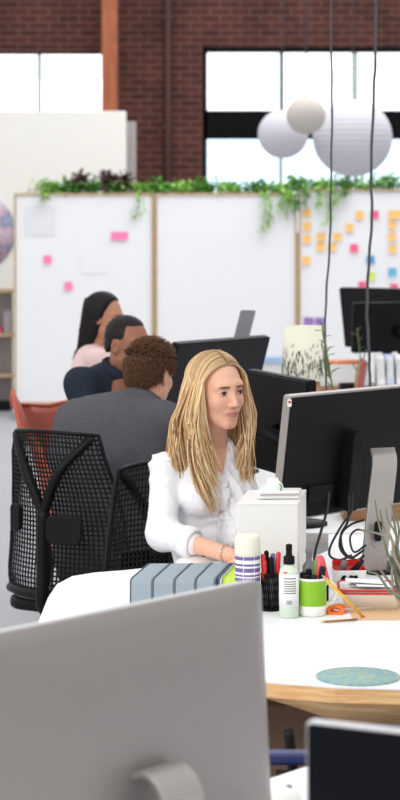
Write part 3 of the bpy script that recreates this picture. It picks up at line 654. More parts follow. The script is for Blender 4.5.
def shirt(P):
    q = (P-BC.astype(np.float32)) @ RB.astype(np.float32)
    d = sd_list(chest, .04)(P)-.011
    m = sd_list([('c', rs+V(-.004, 0, 0), re+V(-.006, 0, 0), .046, .045), ('c', re, sl_end, .045, .040), ('c', ls, le, .046, .044), ('c', le, le+(lw-le)*.36, .044, .038)], .025)(P)
    d = smin(d, m-.002, .022)
    rel = P-re.astype(np.float32); fold = np.abs(np.sin(60*rel[:, 2]+28*rel[:, 0]+20*rel[:, 1]+2.2*np.sin(23*rel[:, 0]+9*rel[:, 2])+1.5*np.sin(31*rel[:, 2]-14*rel[:, 1])))
    d = d+.0095*(fold**.6-.6)*np.clip(.45+.9*np.sin(9*P[:, 0]+13*P[:, 2]+4*P[:, 1]), .15, 1)+wrinkle(P, .0028, 34)
    # open neck and V placket
    wdt = np.clip((P[:, 2]-.965)*.42, 0, .06)
    vcut = np.maximum(np.abs(q[:, 0]-.0)-wdt, -(q[:, 1]-.01)); d = np.maximum(d, -np.where(P[:, 2] > .965, vcut, 1))
    return d
sho = cloth_obj('shirt', shirt, (-.28, 6.40, .50), (.42, 7.0, 1.13), .0055, 'shirt', wm)
def proj(x, z):     # point on the shirt front at body x, height z
    ys = np.linspace(.2, -.02, 120); pts = np.array([LB(x, y_, z) for y_ in ys]); d = shirt(pts.astype(np.float32)); k = np.argmax(d < 0); return pts[k]
pl = MB(); zs = np.linspace(.955, .62, 24); n_ = len(zs)
vs = []
for z in zs:
    for x in (-.014, .014): vs.append(proj(x, z)+RB @ V(0, .003, 0))
pl.add(vs, [(2*i, 2*i+1, 2*i+3, 2*i+2) for i in range(n_-1)], True); po = O('placket', pl, 'shirt', sho)
so = po.modifiers.new('s', 'SOLIDIFY'); so.thickness = .0025; so.offset = 0
for z in (.94, .87, .80, .73): O('button', MB().lathe([(.0055, 0), (.0055, .002), (0, .002)], proj(0, z)+RB @ V(0, .004, 0), 16, RB @ V(0, 1, 0)), 'white_glaze', sho)
# collar flaps
for sg in (-1, 1):
    c = MB(); rows = []
    for k in range(7):
        a = math.radians(200-sg*0) ; u = k/6
        ang = u*math.radians(125); base = nb+RB @ V(sg*.060*math.sin(ang+.35), -.060*math.cos(ang+.35)+.005, 0)+V(0, 0, .026-.040*u)
        outd = RB @ V(sg*math.sin(ang+.35), -math.cos(ang+.35)*.9, 0)
        tip = base+outd*(.022+.006*u)+V(0, 0, -.032-.030*u**3)
        rows.append((base+V(0, 0, .004), base+outd*.010+V(0, 0, .002), tip))
    c.add([p for r_ in rows for p in r_], [(3*i+j, 3*i+j+1, 3*i+4+j, 3*i+3+j) for i in range(6) for j in range(2)], True)
    co = O('collar', c, 'shirt', sho); so = co.modifiers.new('s', 'SOLIDIFY'); so.thickness = .003; so.offset = 0
# cuffs
for a, b, r_ in ((re, rw, .044), (le, lw, .040)):
    d_ = unit(b-a); c0 = a+(b-a)*.27
    O('rolled_cuff', MB().lathe([(r_-.006, -.0), (r_+.003, .004), (r_+.005, .025), (r_+.001, .045), (r_-.006, .048), (r_-.01, .03)], c0, 36, d_), 'shirt', sho)
bw = rw+(re-rw)*.10; dn_ = unit(rw-re)
O('bracelet', MB().tube([bw+(np.cross(dn_, UP)*math.cos(a)+UP*math.sin(a))*.0275 for a in np.linspace(0, 2*math.pi, 32)[:-1]], .0022, 6, closed=True), 'gold', wm)
def legs(t, hip, knee, foot, off, m='trouser', r=.075):
    side = unit(np.cross(knee-hip, UP)); L = []
    for sg in (-1, 1):
        a, b, c = hip+side*sg*.09, knee+side*sg*off, foot+side*sg*off; L += [('c', a, b, r, r*.75), ('c', b, c+V(0, 0, .08), r*.72, r*.5)]
    L.append(('c', hip+side*.06, hip-side*.06, .10)); pts = np.array([x[1] for x in L]+[x[2] for x in L]); lo, hi = pts.min(0)-.14, pts.max(0)+.14; lo[2] = max(lo[2], .05)
    o = cloth_obj('trousers', sd_list(L, .03), lo, hi, .012, m, t)
    fw = unit(V(*(knee-hip)[:2], 0))
    for sg in (-1, 1):
        c = foot+side*sg*off; mb = MB(); P_, F_ = surface_nets(sd_list([('c', c+V(0, 0, .045)-fw*.03, c+fw*.15+V(0, 0, .032), .042, .032), ('c', c+V(0, 0, .05), c+V(0, 0, .10), .04, .045)], .02), c-.25, c+.3, .01)
        P_[:, 2] = np.maximum(P_[:, 2], .003); mb.add(P_, F_); O('shoe', mb, 'shoe', t)
legs(wm, V(.02, 6.88, .54), V(.16, 6.50, .54), V(.14, 6.42, .0), .09)
# hair : long, parted in the middle, falling over the shoulders
hb = MB(); hairc = [np.array(lin(c)[:3]) for c in ((220, 180, 130), (238, 208, 162), (250, 230, 196), (194, 150, 104), (150, 108, 74), (230, 194, 146))]
def shell(P):
    d = ell(P, (0, -.020, .034), (.0785, .095, .087)); d = smin(d, ell(P, (0, -.055, -.03), (.078, .062, .10)), .04)
    f = np.maximum(-(P[:, 1]-.008-.30*np.clip(P[:, 2]-.0, 0, .2)), P[:, 2]-.100+.25*np.abs(P[:, 0]))   # carve the face
    return smax(d, -f, .012)
Ps, Fs = surface_nets(shell, (-.12, -.15, -.16), (.12, .12, .15), .005)
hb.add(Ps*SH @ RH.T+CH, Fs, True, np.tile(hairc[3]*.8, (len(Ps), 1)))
paths = []; cols = []
for i in range(3300):
    sg = 1 if random.random() < .55 else -1; u = random.random()**.85     # 0 front .. 1 back of the parting
    phi = math.radians(52-132*u); layer = random.uniform(0, .012)
    pts = []; tmax = random.uniform(80, 95)
    for th in np.linspace(4, tmax, 7):
        a = math.radians(th); cf = math.cos(phi*(1-.15*th/90)); sf = math.sin(phi*(1-.0*th/90))
        pull = .012*max(0, math.sin(phi))*(th/90)**1.2
        pts.append(V(sg*(.079+layer*.8)*math.sin(a)*(cf if phi < 0 else max(cf, .62+.36*th/90)), -.020+(.096+layer*.7)*sf*(1-.10*th/90)-pull, .032+(.086+layer*.6)*(math.cos(a)*max(cf, .55) if phi > -0.6 else math.cos(a)*cf)))
    last = pts[-1]; y0 = last[1]
    frontness = max(0, min(1, (y0+.045)/.09))
    ln = random.uniform(.26, .42) if sg > 0 else random.uniform(.24, .36)
    cl = random.random(); wa = .007+.007*cl; wf = 19+4*math.sin(u*9); ph = 9*u+random.uniform(-.7, .7)
    flare = random.uniform(.0, .055) if sg > 0 else random.uniform(0, .03); fx = random.uniform(-.02, .018)
    tgt_y = (random.uniform(.035, .085) if frontness > .35 else random.uniform(-.09, -.02))
    for k in range(1, 12):
        q = k/11; z = last[2]-ln*q
        xx = sg*(abs(last[0])+(flare*.9+.010)*min(1, q*2.2)*(1 if q < .6 else 1-.6*(q-.6))+.0+fx*q*q-.038*q*q*(frontness > .35))+wa*math.sin(wf*z+ph)*q
        yy = y0+(tgt_y-y0)*q**1.4+wa*math.cos(wf*z+ph)*q
        pts.append(V(xx, yy, z))
    pw = [CH+RH @ (p*SH) for p in pts]
    paths.append(spline(pw, 2)); base = hairc[random.choice((0, 0, 1, 1, 2, 3, 5, 5, 4))]; m_ = len(paths[-1])
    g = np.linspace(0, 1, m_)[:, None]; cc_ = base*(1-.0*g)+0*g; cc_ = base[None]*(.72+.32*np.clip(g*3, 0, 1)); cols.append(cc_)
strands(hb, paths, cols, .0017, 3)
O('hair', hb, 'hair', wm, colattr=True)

# ---- short haired man in grey wool, seen from behind ----------------------
def short_hair(t, C, R, s, col, vcol, length, n, shellf, sweep, upz=.03, r0=.0018):
    hb = MB(); Ps, Fs = surface_nets(shellf, (-.12, -.15, -.13), (.12, .13, .16), .005)
    hb.add(Ps*s @ R.T+C, Fs, True, np.tile(col*.8, (len(Ps), 1))); paths = []; cols = []
    idx = rng.choice(len(Ps), n)
    for i in idx:
        p = Ps[i]; nr_ = unit(p-V(0, -.017, .02))
        d = unit(nr_*.45+sweep(p)+rng.normal(size=3)*.18); L_ = length(p)*random.uniform(.7, 1.2)
        pts = [p-nr_*.002, p+d*L_*.5+nr_*L_*.1, p+d*L_*.95+V(0, 0, -L_*.1)]
        paths.append([C+R @ (q*s) for q in pts]); cols.append(col*random.uniform(.7, 1.35)+vcol*random.uniform(0, .5))
    strands(hb, paths, cols, r0, 4); return O('hair', hb, 'hair', t, colattr=True)
def capshell(low_back=-.05, front=.06, th=.008, side=-.0):
    def f(P):
        d = ell(P, (0, -.017, .032), (.074+th, .092+th, .083+th*1.3)); d = smin(d, ell(P, (0, -.05, -.02), (.062, .055, .05)), .03)
        hair = np.maximum(d, -(P[:, 2]-(low_back+(P[:, 1]+.10)*.55)))          # hairline rises to the front
        fr = np.maximum(-(P[:, 1]-front), P[:, 2]-.075); hair = smax(hair, -fr, .01)
        ear = np.maximum(np.maximum(-(P[:, 1]+.028), P[:, 1]-.02), P[:, 2]-.022); return np.maximum(hair, -ear)
    return f
gm = thing('person', (-.36, 7.9, 0), 'short haired man in dark grey wool jacket seen from behind in the left chair', 'person')
CG = at(150, 374, 8.02); RG = rotm((.55, .84), -.12, .0); TG = V(-.335, 7.88, 0)
RT = rotm((.5, .87)); LG = lambda x, y, z: TG+RT @ V(x, y, 0)+V(0, 0, z)
nbg = CG+RG @ V(0, -.05, -.17)
srg, slg = LG(.21, .06, 1.02), LG(-.155, .05, 1.005)
jk = [('c', nbg+V(0, 0, .055), LG(.02, .03, 1.0), .068, .135), ('c', srg, slg, .078), ('e', LG(0, .0, .90), (.225, .145, .20), RT), ('e', LG(0, -.03, .68), (.19, .135, .2), RT), ('e', LG(0, -.03, .55), (.18, .14, .13), RT)]
eg1, wg1 = LG(.24, .25, .80), LG(.14, .44, .765); eg2, wg2 = LG(-.25, .22, .78), LG(-.10, .46, .765)
sl = [('c', srg, eg1, .066, .055), ('c', eg1, wg1, .052, .04), ('c', slg, eg2, .066, .055), ('c', eg2, wg2, .052, .04)]
mb = MB(); build_head(mb, CG, RG, 1.0, SKIN_M, False, .0035, (176, 110, 100))
for w_, d_, s_ in ((wg1, RT @ V(-.2, 1, 0), RT @ V(-1, 0, 0)), (wg2, RT @ V(.2, 1, 0), RT @ V(1, 0, 0))):
    hp_ = [('c', *q) for q in hand_prims(w_, d_, UP, s_, 1.05, .3)]; c_ = w_+unit(d_)*.08; P_, F_ = surface_nets(sd_list(hp_, .006), c_-.13, c_+.13, .006); mb.add(P_, F_, True, np.tile(SKIN_M, (len(P_), 1)))
add_core(mb, jk, sl, SKIN_M); O('body', mb, 'skin', gm, colattr=True); build_face(gm, CG, RG, 1.0)
def jackf(P): return smin(sd_list(jk, .06)(P)-.004, sd_list(sl, .03)(P), .04)+wrinkle(P, .005, 24)
pts = np.array([srg, slg, eg1, wg1, eg2, wg2, TG+V(0, 0, .5), nbg])
cloth_obj('jacket', jackf, pts.min(0)-V(.2, .25, .12), pts.max(0)+V(.2, .15, .12), .009, 'grey_wool', gm)
O('jacket_collar', MB().lathe([(.074, -.03), (.084, 0), (.081, .03), (.073, .036), (.067, .03), (.070, -.01)], nbg+V(0, .0, .058), 32, RG @ V(0, .3, 1)), 'grey_wool', gm)
legs(gm, TG+V(-.02, -.02, .5), TG+V(.24, .38, .52), TG+V(.22, .34, 0), .12, r=.085)
hc = np.array(lin((96, 66, 48))[:3])
short_hair(gm, CG, RG, 1.0, hc, np.array(lin((110, 78, 50))[:3]), lambda p: .011+.019*max(0, min(1, (p[2]+.02)/.11)), 3600, capshell(-.065, .06, .007), lambda p: V(.5, .35*(p[2] > .08), -.7 if p[2] < .06 else .1))

# ---- man in navy jacket ---------------------------------------------------
bm = thing('person', (-.40, 9.1, 0), 'man with cropped black hair in navy jacket, beyond the grey jacketed man', 'person')
CM = at(129, 344, 9.0); RM = rotm((.80, -.60), -.05, .03); TM = V(-.40, 9.12, 0); RT = rotm((.8, -.6)); LM = lambda x, y, z: TM+RT @ V(x, y, 0)+V(0, 0, z)
nbm = CM+RM @ V(0, -.05, -.17); srm, slm = LM(.17, .02, 1.075), LM(-.18, .02, 1.075)
jm = [('c', nbm+V(0, 0, .045), LM(0, .02, 1.02), .068, .12), ('c', srm, slm, .065), ('e', LM(0, 0, .9), (.19, .125, .2), RT), ('e', LM(0, -.01, .68), (.18, .13, .22), RT), ('e', LM(0, -.02, .55), (.18, .14, .13), RT)]
e1, w1_, e2, w2_ = LM(.24, .16, .80), LM(.10, .34, .78), LM(-.24, .18, .80), LM(-.12, .38, .78)
slv = [('c', srm, e1, .062, .052), ('c', e1, w1_, .05, .038), ('c', slm, e2, .062, .052), ('c', e2, w2_, .05, .038)]
mb = MB(); build_head(mb, CM, RM, 1.0, SKIN_D, False, .004, (120, 72, 62))
for w_, s_ in ((w1_, -1), (w2_, 1)):
    hp_ = [('c', *q) for q in hand_prims(w_, RT @ V(.1*s_, 1, 0), UP, RT @ V(s_, 0, 0), 1.05, .3)]; c_ = w_+RT @ V(0, .08, 0); P_, F_ = surface_nets(sd_list(hp_, .006), c_-.13, c_+.13, .006); mb.add(P_, F_, True, np.tile(SKIN_D, (len(P_), 1)))
add_core(mb, jm, slv, SKIN_D); O('body', mb, 'skin', bm, colattr=True); build_face(bm, CM, RM, 1.0, 'eye_d')
pts = np.array([srm, slm, e1, w1_, e2, w2_, TM+V(0, 0, .5), nbm])
cloth_obj('jacket', lambda P: smin(sd_list(jm, .06)(P), sd_list(slv, .03)(P), .04)+wrinkle(P, .004, 26), pts.min(0)-V(.2, .2, .12), pts.max(0)+V(.2, .2, .12), .011, 'navy_wool', bm)
O('jacket_collar', MB().lathe([(.072, -.02), (.080, 0), (.078, .03), (.070, .038), (.064, .03), (.068, -.01)], nbm+V(0, 0, .052), 32, RM @ V(0, .3, 1)), 'navy_wool', bm)
legs(bm, TM+V(-.02, .02, .5), TM+V(.34, -.22, .52), TM+V(.32, -.2, 0), .10, r=.08)
short_hair(bm, CM, RM, 1.0, np.array(lin((34, 28, 28))[:3]), np.array(lin((10, 10, 10))[:3]), lambda p: .004, 1200, capshell(-.045, .030, .002), lambda p: V(0, 0, -.1), r0=.0013)

# ---- dark haired woman in pink -------------------------------------------
pw_ = thing('person', (-.50, 10.2, 0), 'woman with long straight black hair in a pale pink top, sitting furthest back', 'person')
CW = at(106, 317, 10.2); RW = rotm((.93, -.36), -.12, .0); TW = V(-.50, 10.18, 0); RT = rotm((.9, .2)); LW = lambda x, y, z: TW+RT @ V(x, y, 0)+V(0, 0, z)
nbw = CW+RW @ V(0, -.045, -.17); srw, slw = LW(.16, .0, 1.10), LW(-.16, .0, 1.10)
jw = [('c', nbw, LW(0, .0, 1.02), .05, .09), ('c', srw, slw, .052), ('e', LW(0, 0, .98), (.15, .105, .17), RT), ('e', LW(0, 0, .75), (.13, .10, .24), RT), ('e', LW(0, -.02, .58), (.165, .13, .13), RT)]
e1, w1_, e2, w2_ = LW(.2, .12, .86), LW(.08, .33, .79), LW(-.2, .12, .86), LW(-.08, .33, .79)
slv = [('c', srw, e1, .05, .045), ('c', e1, w1_, .042, .032), ('c', slw, e2, .05, .045), ('c', e2, w2_, .042, .032)]
mb = MB(); build_head(mb, CW, RW, .90, SKIN_A, True, .004)
for w_, s_ in ((w1_, -1), (w2_, 1)):
    hp_ = [('c', *q) for q in hand_prims(w_, RT @ V(.1*s_, 1, 0), UP, RT @ V(s_, 0, 0), .95, .3)]; c_ = w_+RT @ V(0, .08, 0); P_, F_ = surface_nets(sd_list(hp_, .006), c_-.13, c_+.13, .006); mb.add(P_, F_, True, np.tile(SKIN_A, (len(P_), 1)))
add_core(mb, jw, slv, SKIN_A); O('body', mb, 'skin', pw_, colattr=True); build_face(pw_, CW, RW, .90, 'eye_d')
pts = np.array([srw, slw, e1, w1_, e2, w2_, TW+V(0, 0, .5), nbw])
cloth_obj('knit_top', lambda P: smin(sd_list(jw, .05)(P), sd_list(slv, .03)(P), .04)+wrinkle(P, .004, 26), pts.min(0)-V(.2, .2, .12), pts.max(0)+V(.2, .2, .12), .011, 'pink_knit', pw_)
legs(pw_, TW+V(-.02, 0, .52), TW+V(.38, .06, .54), TW+V(.36, .06, 0), .09, r=.07)
hb = MB(); hb.add(Ps*.91 @ RW.T+CW, Fs, True, np.tile(np.array(lin((22, 18, 18))[:3]), (len(Ps), 1)))
paths = []; cols = []
for i in range(420):
    sg = random.choice((-1, 1)); u = random.random(); phi = math.radians(45-130*u); pts = []
    for th in np.linspace(4, 90, 6):
        a = math.radians(th); cf = math.cos(phi); pts.append(V(sg*.087*math.sin(a)*max(cf, .6*(phi > 0)), -.022+.104*math.sin(phi)-.045*max(0, math.sin(phi))*(th/90), .034+.093*math.cos(a)*max(cf, .5)))
    last = pts[-1]; ln = random.uniform(.26, .34)
    for k in range(1, 8):
        q = k/7; pts.append(V(last[0]*(1-.25*q)+.0*q, last[1]+(-.12+.07*random.random()-last[1])*q**1.3-.02*q, last[2]-ln*q))
    paths.append([CW+RW @ (p*.91) for p in pts]); cols.append(np.array(lin((26, 22, 22))[:3])*random.uniform(.6, 1.6))
strands(hb, paths, cols, .0032, 4); O('hair', hb, 'hair', pw_, colattr=True)

# ------------------------------------------------------------------ office chairs
def chair_back_pt(u, v):           # u -1..1 , v 0..1 bottom to top ; local x right, y forward, z up
    w = np.interp(v, [0, .1, .35, .6, .85, 1], [.235, .25, .245, .225, .195, .175]); x = u*w
    y = -.22+.07*(abs(u)**2.2)+.035*math.sin(math.pi*min(1, v*1.15))-.05*v+.012*u*u
    return V(x, y, .50+.55*v+.012*(1-u*u)*(v > .9))
def office_chair(loc, fwd, label, back_top=1.0, group='black mesh office chairs'):
    t = thing('office_chair', (loc[0], loc[1], 0), label, 'chair', group); R = rotm(fwd); T = lambda p: V(loc[0], loc[1], 0)+R @ (np.array(p)*V(1, 1, 1)+V(0, 0, back_top))
    mb = MB(); nu, nv = 30, 34
    for j in range(nv+1):
        v = (j/nv); mb.tube([T(chair_back_pt(u, v)) for u in np.linspace(-1, 1, 22)], .0031, 4)
    for i in range(nu+1):
        u = -1+2*i/nu; mb.tube([T(chair_back_pt(u+.0*v, v)) for v in np.linspace(0, 1, 20)], .0031, 4)
    O('backrest_mesh', mb, 'mesh', t)
    loop = [T(chair_back_pt(-1, v)) for v in np.linspace(0, 1, 16)]+[T(chair_back_pt(u, 1)) for u in np.linspace(-.9, .9, 12)]+[T(chair_back_pt(1, v)) for v in np.linspace(1, 0, 16)]+[T(chair_back_pt(u, 0)) for u in np.linspace(.9, -.9, 12)]
    O('backrest_frame', MB().tube(loop, .0075, 8, closed=True), 'chair', t)
    O('bottom_rail', MB().tube([T(chair_back_pt(u, .01)+V(0, -.004, -.008)) for u in np.linspace(-1, 1, 14)], .017, 8), 'chair', t)
    sp = MB(); j0 = chair_back_pt(0, .55)+V(0, -.05, 0)
    sp.tube(spline([T(V(0, -.12, .42)), T(V(0, -.26, .46)), T(chair_back_pt(0, .2)+V(0, -.06, 0)), T(j0)], 6), [.022]*19, 10, flat=1)
    O('spine', sp, 'chair', t)
    for sg in (-1, 1): O('back_arm', MB().tube(spline([T(j0+V(0, 0, -.02)), T(chair_back_pt(sg*.35, .78)+V(0, -.03, 0)), T(chair_back_pt(sg*.92, .985)+V(0, -.006, 0))], 6), [.018]*7+[.016]*5+[.012], 8), 'chair', t)
    O('lumbar_pad', MB().prism(rrect(.13, .10, .03), T(V(.09, -.262, .735)), R @ V(1, .25, 0), UP, R @ V(.25, -1, 0), .018), 'chair', t, bevel=.005)
    O('lumbar_pad', MB().prism(rrect(.05, .09, .015), T(V(-.13, -.235, .76)), R @ V(1, -.25, 0), UP, R @ V(-.25, -1, 0), .018), 'chair', t, bevel=.005)
    T0 = lambda p: V(loc[0], loc[1], 0)+R @ np.array(p, float)
    O('seat', MB().prism([(a, b) for a, b in rrect(.48, .44, .09)], T0((0, .02, .40)), R @ V(1, 0, 0), R @ V(0, 1, 0), UP, .045), 'chair', t, bevel=.018)
    O('gas_column', MB().tube([T0((0, 0, .40)), T0((0, 0, .09))], .025, 12), 'chair', t)
    for k in range(5):
        a = k*2*math.pi/5+.3; e = T0((.29*math.cos(a), .29*math.sin(a), .075))
        lg = O('base_leg', MB().tube([T0((0, 0, .11)), (T0((0, 0, .10))+e)/2+V(0, 0, .01), e], [.026, .02, .014], 8), 'chair', t)
        O('caster', MB().lathe([(.026, -.018), (.028, -.01), (.028, .01), (.026, .018)], e+V(0, 0, -.046), 16, unit(V(-math.sin(a), math.cos(a), 0))), 'chair', lg)
    return t
office_chair((-.385, 7.66), (.55, .84), 'black mesh office chair with Y shaped back support, holding the grey jacketed man', -.03)
office_chair((-.03, 6.80), (.33, -.94), 'black mesh office chair the blonde woman sits on', -.09)
# orange shell chair
oc = thing('shell_chair', (-.43, 9.14, 0), 'orange moulded shell chair under the man in the navy jacket', 'chair')
R_ = rotm((.8, -.6)); T = lambda p: V(-.43, 9.14, 0)+R_ @ np.array(p, float)
sh_ = MB(); rows = []; nu, nv = 28, 14
for j in range(nv+1):
    v = j/nv
    for i in range(nu+1):
        a = math.radians(-105+210*i/nu); aa = abs(a)/math.radians(105)
        top = np.interp(aa, [0, .35, .52, .62, .8, 1], [.955, .975, 1.05, .93, .74, .66]); rr = .225+.05*v+(.085*v**3 if .35 < aa < .65 else .02*v**3)
        rows.append(T((rr*math.sin(a)*1.08, -rr*math.cos(a)+.03, .44+(top-.44)*v)))
sh_.add(rows, [(j*(nu+1)+i, j*(nu+1)+i+1, (j+1)*(nu+1)+i+1, (j+1)*(nu+1)+i) for j in range(nv) for i in range(nu)], True)
so_ = O('shell', sh_, 'orange_shell', oc); so = so_.modifiers.new('s', 'SOLIDIFY'); so.thickness = .012; so.offset = 0
O('rim', MB().tube(rows[-(nu+1):], .010, 8), 'orange_shell', oc)
O('seat', MB().lathe([(.24, 0), (.24, .02), (0, .01)], T((0, .02, .40)), 32), 'orange_shell', oc)
for sx, sy in ((1, 1), (1, -1), (-1, 1), (-1, -1)): O('leg', MB().tube([T((sx*.08, sy*.08, .41)), T((sx*.13, sy*.13, 0))], .010, 8), 'white_plastic', oc)
for (x, y, fw, lab) in ((-.5, 10.2, (.9, .2), 'dark stool under the woman in the pale pink top'),):
    R_ = rotm(fw); T = lambda p: V(x, y, 0)+R_ @ np.array(p, float); t = thing('stool', (x, y, 0), lab, 'chair')
    O('seat', MB().prism(rrect(.4, .4, .08), T((0, 0, .38)), R_ @ V(1, 0, 0), R_ @ V(0, 1, 0), UP, .04), 'chair', t, bevel=.012)
    for sx, sy in ((1, 1), (1, -1), (-1, 1), (-1, -1)): O('leg', MB().tube([T((sx*.14, sy*.14, .38)), T((sx*.18, sy*.18, 0))], .012, 8), 'chair', t)
# task chair parts under the near side of the desk
tc = thing('task_chair', (.45, 4.55, 0), 'dark task chair with navy seat pushed under the plywood edged desk', 'chair')
O('seat', MB().prism(rrect(.46, .42, .08), (.36, 4.66, .42), (1, .1, 0), (-.1, 1, 0), UP, .045), 'navy', tc, bevel=.012)
O('backrest', MB().prism(rrect(.40, .36, .06), (.47, 4.42, .72-.17), (1, .0, 0), UP, (0, -1, 0), .02), 'chair', tc, bevel=.008)
O('back_post', MB().tube([(.44, 4.44, .55), (.42, 4.5, .42), (.36, 4.66, .40)], .018, 8), 'chair', tc)
O('armrest', MB().tube(spline([(.165, 4.62, .40), (.17, 4.60, .52), (.175, 4.62, .60)], 6), .016, 8), 'chair', tc)
O('armrest_pad', MB().prism(rrect(.16, .05, .02), (.19, 4.64, .61), (1, 0, 0), (0, 1, 0), UP, .025), 'navy', tc, bevel=.008)
O('strap', MB().tube(spline([(.19, 4.74, .66), (.20, 4.72, .55), (.185, 4.7, .42)], 6), .012, 8), 'chair', tc)
O('gas_column', MB().tube([(.36, 4.66, .42), (.36, 4.66, .07)], .022, 10), 'chair', tc)
for k in range(5):
    a = k*1.2566; O('base_leg', MB().tube([(.36, 4.66, .09), (.36+.26*math.cos(a), 4.66+.26*math.sin(a), .03)], [.02, .015], 8), 'chair', tc)
tag(O('storage_box', B((.24, 5.45, .29), (.26, .26, .58)), 'brown_box', bevel=.006), 'brown storage box on the floor below the desk', 'box')

# ------------------------------------------------------------------ things on the main desk
# tall white box
exb = unit(V(1, .06, 0)); eyb = unit(V(.125, 1, 0)); bc = (V(.10, 5.97, 0)+V(.266, 5.985, 0))/2+eyb*.15
wb_ = thing('white_box', (bc[0], bc[1], DZ), 'tall plain white box standing before the blonde woman', 'box')
poly = [(-.083, -.15), (.083, -.15), (.083, .15), (-.083, .15)]
O('carton', MB().prism([(p[0], p[1]) for p in poly], V(bc[0], bc[1], DZ), exb, eyb, UP, .258), 'offwhite' if False else 'white_plastic', wb_, bevel=.003)
O('lid_seam', MB().prism([(p[0]*1.012, p[1]*1.008) for p in poly], V(bc[0], bc[1], DZ+.2565), exb, eyb, UP, .004), 'white_plastic', wb_, bevel=.001)
ts = onz(281, 499, DZ+.262); tt_ = thing('tissue_box', ts, 'small flat white tissue box lying on top of the tall white box', 'tissue box')
O('carton', MB().prism(rrect(.118, .07, .006), V(ts[0]-.003, ts[1]+.035, DZ+.262), exb, eyb, UP, .022), 'white_plastic', tt_, bevel=.003)
O('inset', MB().prism(rrect(.108, .003, .001), V(ts[0]-.003, ts[1]-.0015, DZ+.272), exb, eyb, UP, .004), 'grey_panel', tt_)
tm = MB(); c = V(ts[0]-.02, ts[1]+.03, DZ+.284); k = 9
vs = []
for j in range(7):
    for i in range(16):
        a = i/16*6.283; r_ = .026*(1-(j/6)*.45)*(1+.22*math.sin(3*a+j*.7)+.1*math.sin(7*a)); vs.append(c+V(r_*math.cos(a)*1.0, r_*math.sin(a)*.5, .030*(j/6)**.8+.005*math.sin(2*a)*j/6))
tm.add(vs+[c+V(.003, 0, .026)], [(j*16+i, j*16+(i+1) % 16, (j+1)*16+(i+1) % 16, (j+1)*16+i) for j in range(6) for i in range(16)]+[(6*16+i, 6*16+(i+1) % 16, 112) for i in range(16)]); O('tissue', tm, 'paper_w', tt_)
g = ts+V(-.0, .012, .022); tag(O('green_clip', MB().tube([g, g+V(.002, 0, .012), g+V(-.004, 0, .018)], .0025, 6), 'leaf'), 'tiny green clip on the flat tissue box', 'clip')
# aerosol / tub with cream cap
c = onz(247.5, 611, DZ); cn_ = thing('spray_can', c, 'white and purple labelled can with cream cap beside the tall white box', 'can')
O('body', MB().lathe([(.030, 0), (.0325, .003), (.0325, .150), (.030, .153)], c, 40), 'white_glaze', cn_)
lb = O('label', MB().lathe([(.0329, .03), (.0329, .148)], c, 40), 'white_plastic', cn_)
for z, h_ in ((.138, .009), (.122, .006), (.106, .011), (.095, .005), (.080, .011), (.05, .02)):
    ln = MB(); seg = 14
    for a0, a1 in ((-3.0, -1.95), (-1.9, -1.05), (-1.0, -.1)):
        vv = []
        for q in range(seg+1):
            a = a0+(a1-a0)*q/seg
            for zz in (z, z+h_): vv.append(c+V(.0332*math.cos(a), .0332*math.sin(a), zz))
        ln.add(vv, [(2*q, 2*q+2, 2*q+3, 2*q+1) for q in range(seg)], True)
    O('label_print', ln, 'label_purple', lb)
O('cap', MB().lathe([(.034, .150), (.0345, .153), (.0345, .192), (.032, .199), (.026, .202), (0, .203)], c, 40), 'offwhite', cn_)
# pen cup
c = onz(271, 610, DZ); pc = thing('pen_cup', c, 'black mesh pen cup full of markers left of the spray bottle', 'cup')
mb = MB()
for k in range(30):
    a = k/30*6.283; a2 = a+.5
    mb.tube([c+V(.026*math.cos(a+.5*q), .026*math.sin(a+.5*q), .098*q) for q in (0, .33, .66, 1)], .0011, 4); mb.tube([c+V(.026*math.cos(a-.5*q), .026*math.sin(a-.5*q), .098*q) for q in (0, .33, .66, 1)], .0011, 4)
O('wire_wall', mb, 'black', pc)
for z in (.004, .097): O('ring', MB().tube([c+V(.026*math.cos(a), .026*math.sin(a), z) for a in np.linspace(0, 6.283, 30)[:-1]], .0022, 6, closed=True), 'black', pc)
O('bottom', MB().lathe([(.026, 0), (.026, .003), (0, .003)], c, 24), 'black', pc)
def pen(a, b, r, m, capm, label, cat='pen', name='marker_pen', group=None):
    a, b = np.array(a), np.array(b); t = thing(name, a, label, cat, group)
    O('barrel', MB().tube([a, a+(b-a)*.6], r, 10), m, t); O('cap', MB().tube([a+(b-a)*.6, a+(b-a)*.63, b-(b-a)*.03, b], [r*1.1, r*1.25, r*1.15, r*.6], 10), capm, t)
P0 = c+V(0, 0, .005)
for dx, dy, ex_, ey_, ln, m, cm, l in [(-.012, -.006, -.022, -.012, .145, 'greyp', 'red', 'marker with red cap leaning left in the mesh pen cup'), (-.004, .008, -.012, .016, .15, 'greyp', 'black', 'marker with black cap in the mesh pen cup, behind the leftmost red one'), (.004, -.010, .0, -.016, .138, 'greyp', 'black', 'marker with black cap at the front of the mesh pen cup'),
                                       (.012, .002, .020, -.008, .150, 'greyp', 'red', 'marker with red cap leaning right in the mesh pen cup'), (.008, .012, .006, .018, .142, 'greyp', 'label_purple', 'marker with purple cap at the back of the mesh pen cup'), (-.014, .002, -.018, -.018, .128, 'greyp', 'red', 'short red capped marker at front left of the mesh pen cup')]:
    pen(P0+V(dx, dy, 0), P0+V(ex_, ey_, ln), .0058, m, cm, l, group='markers in the mesh pen cup')
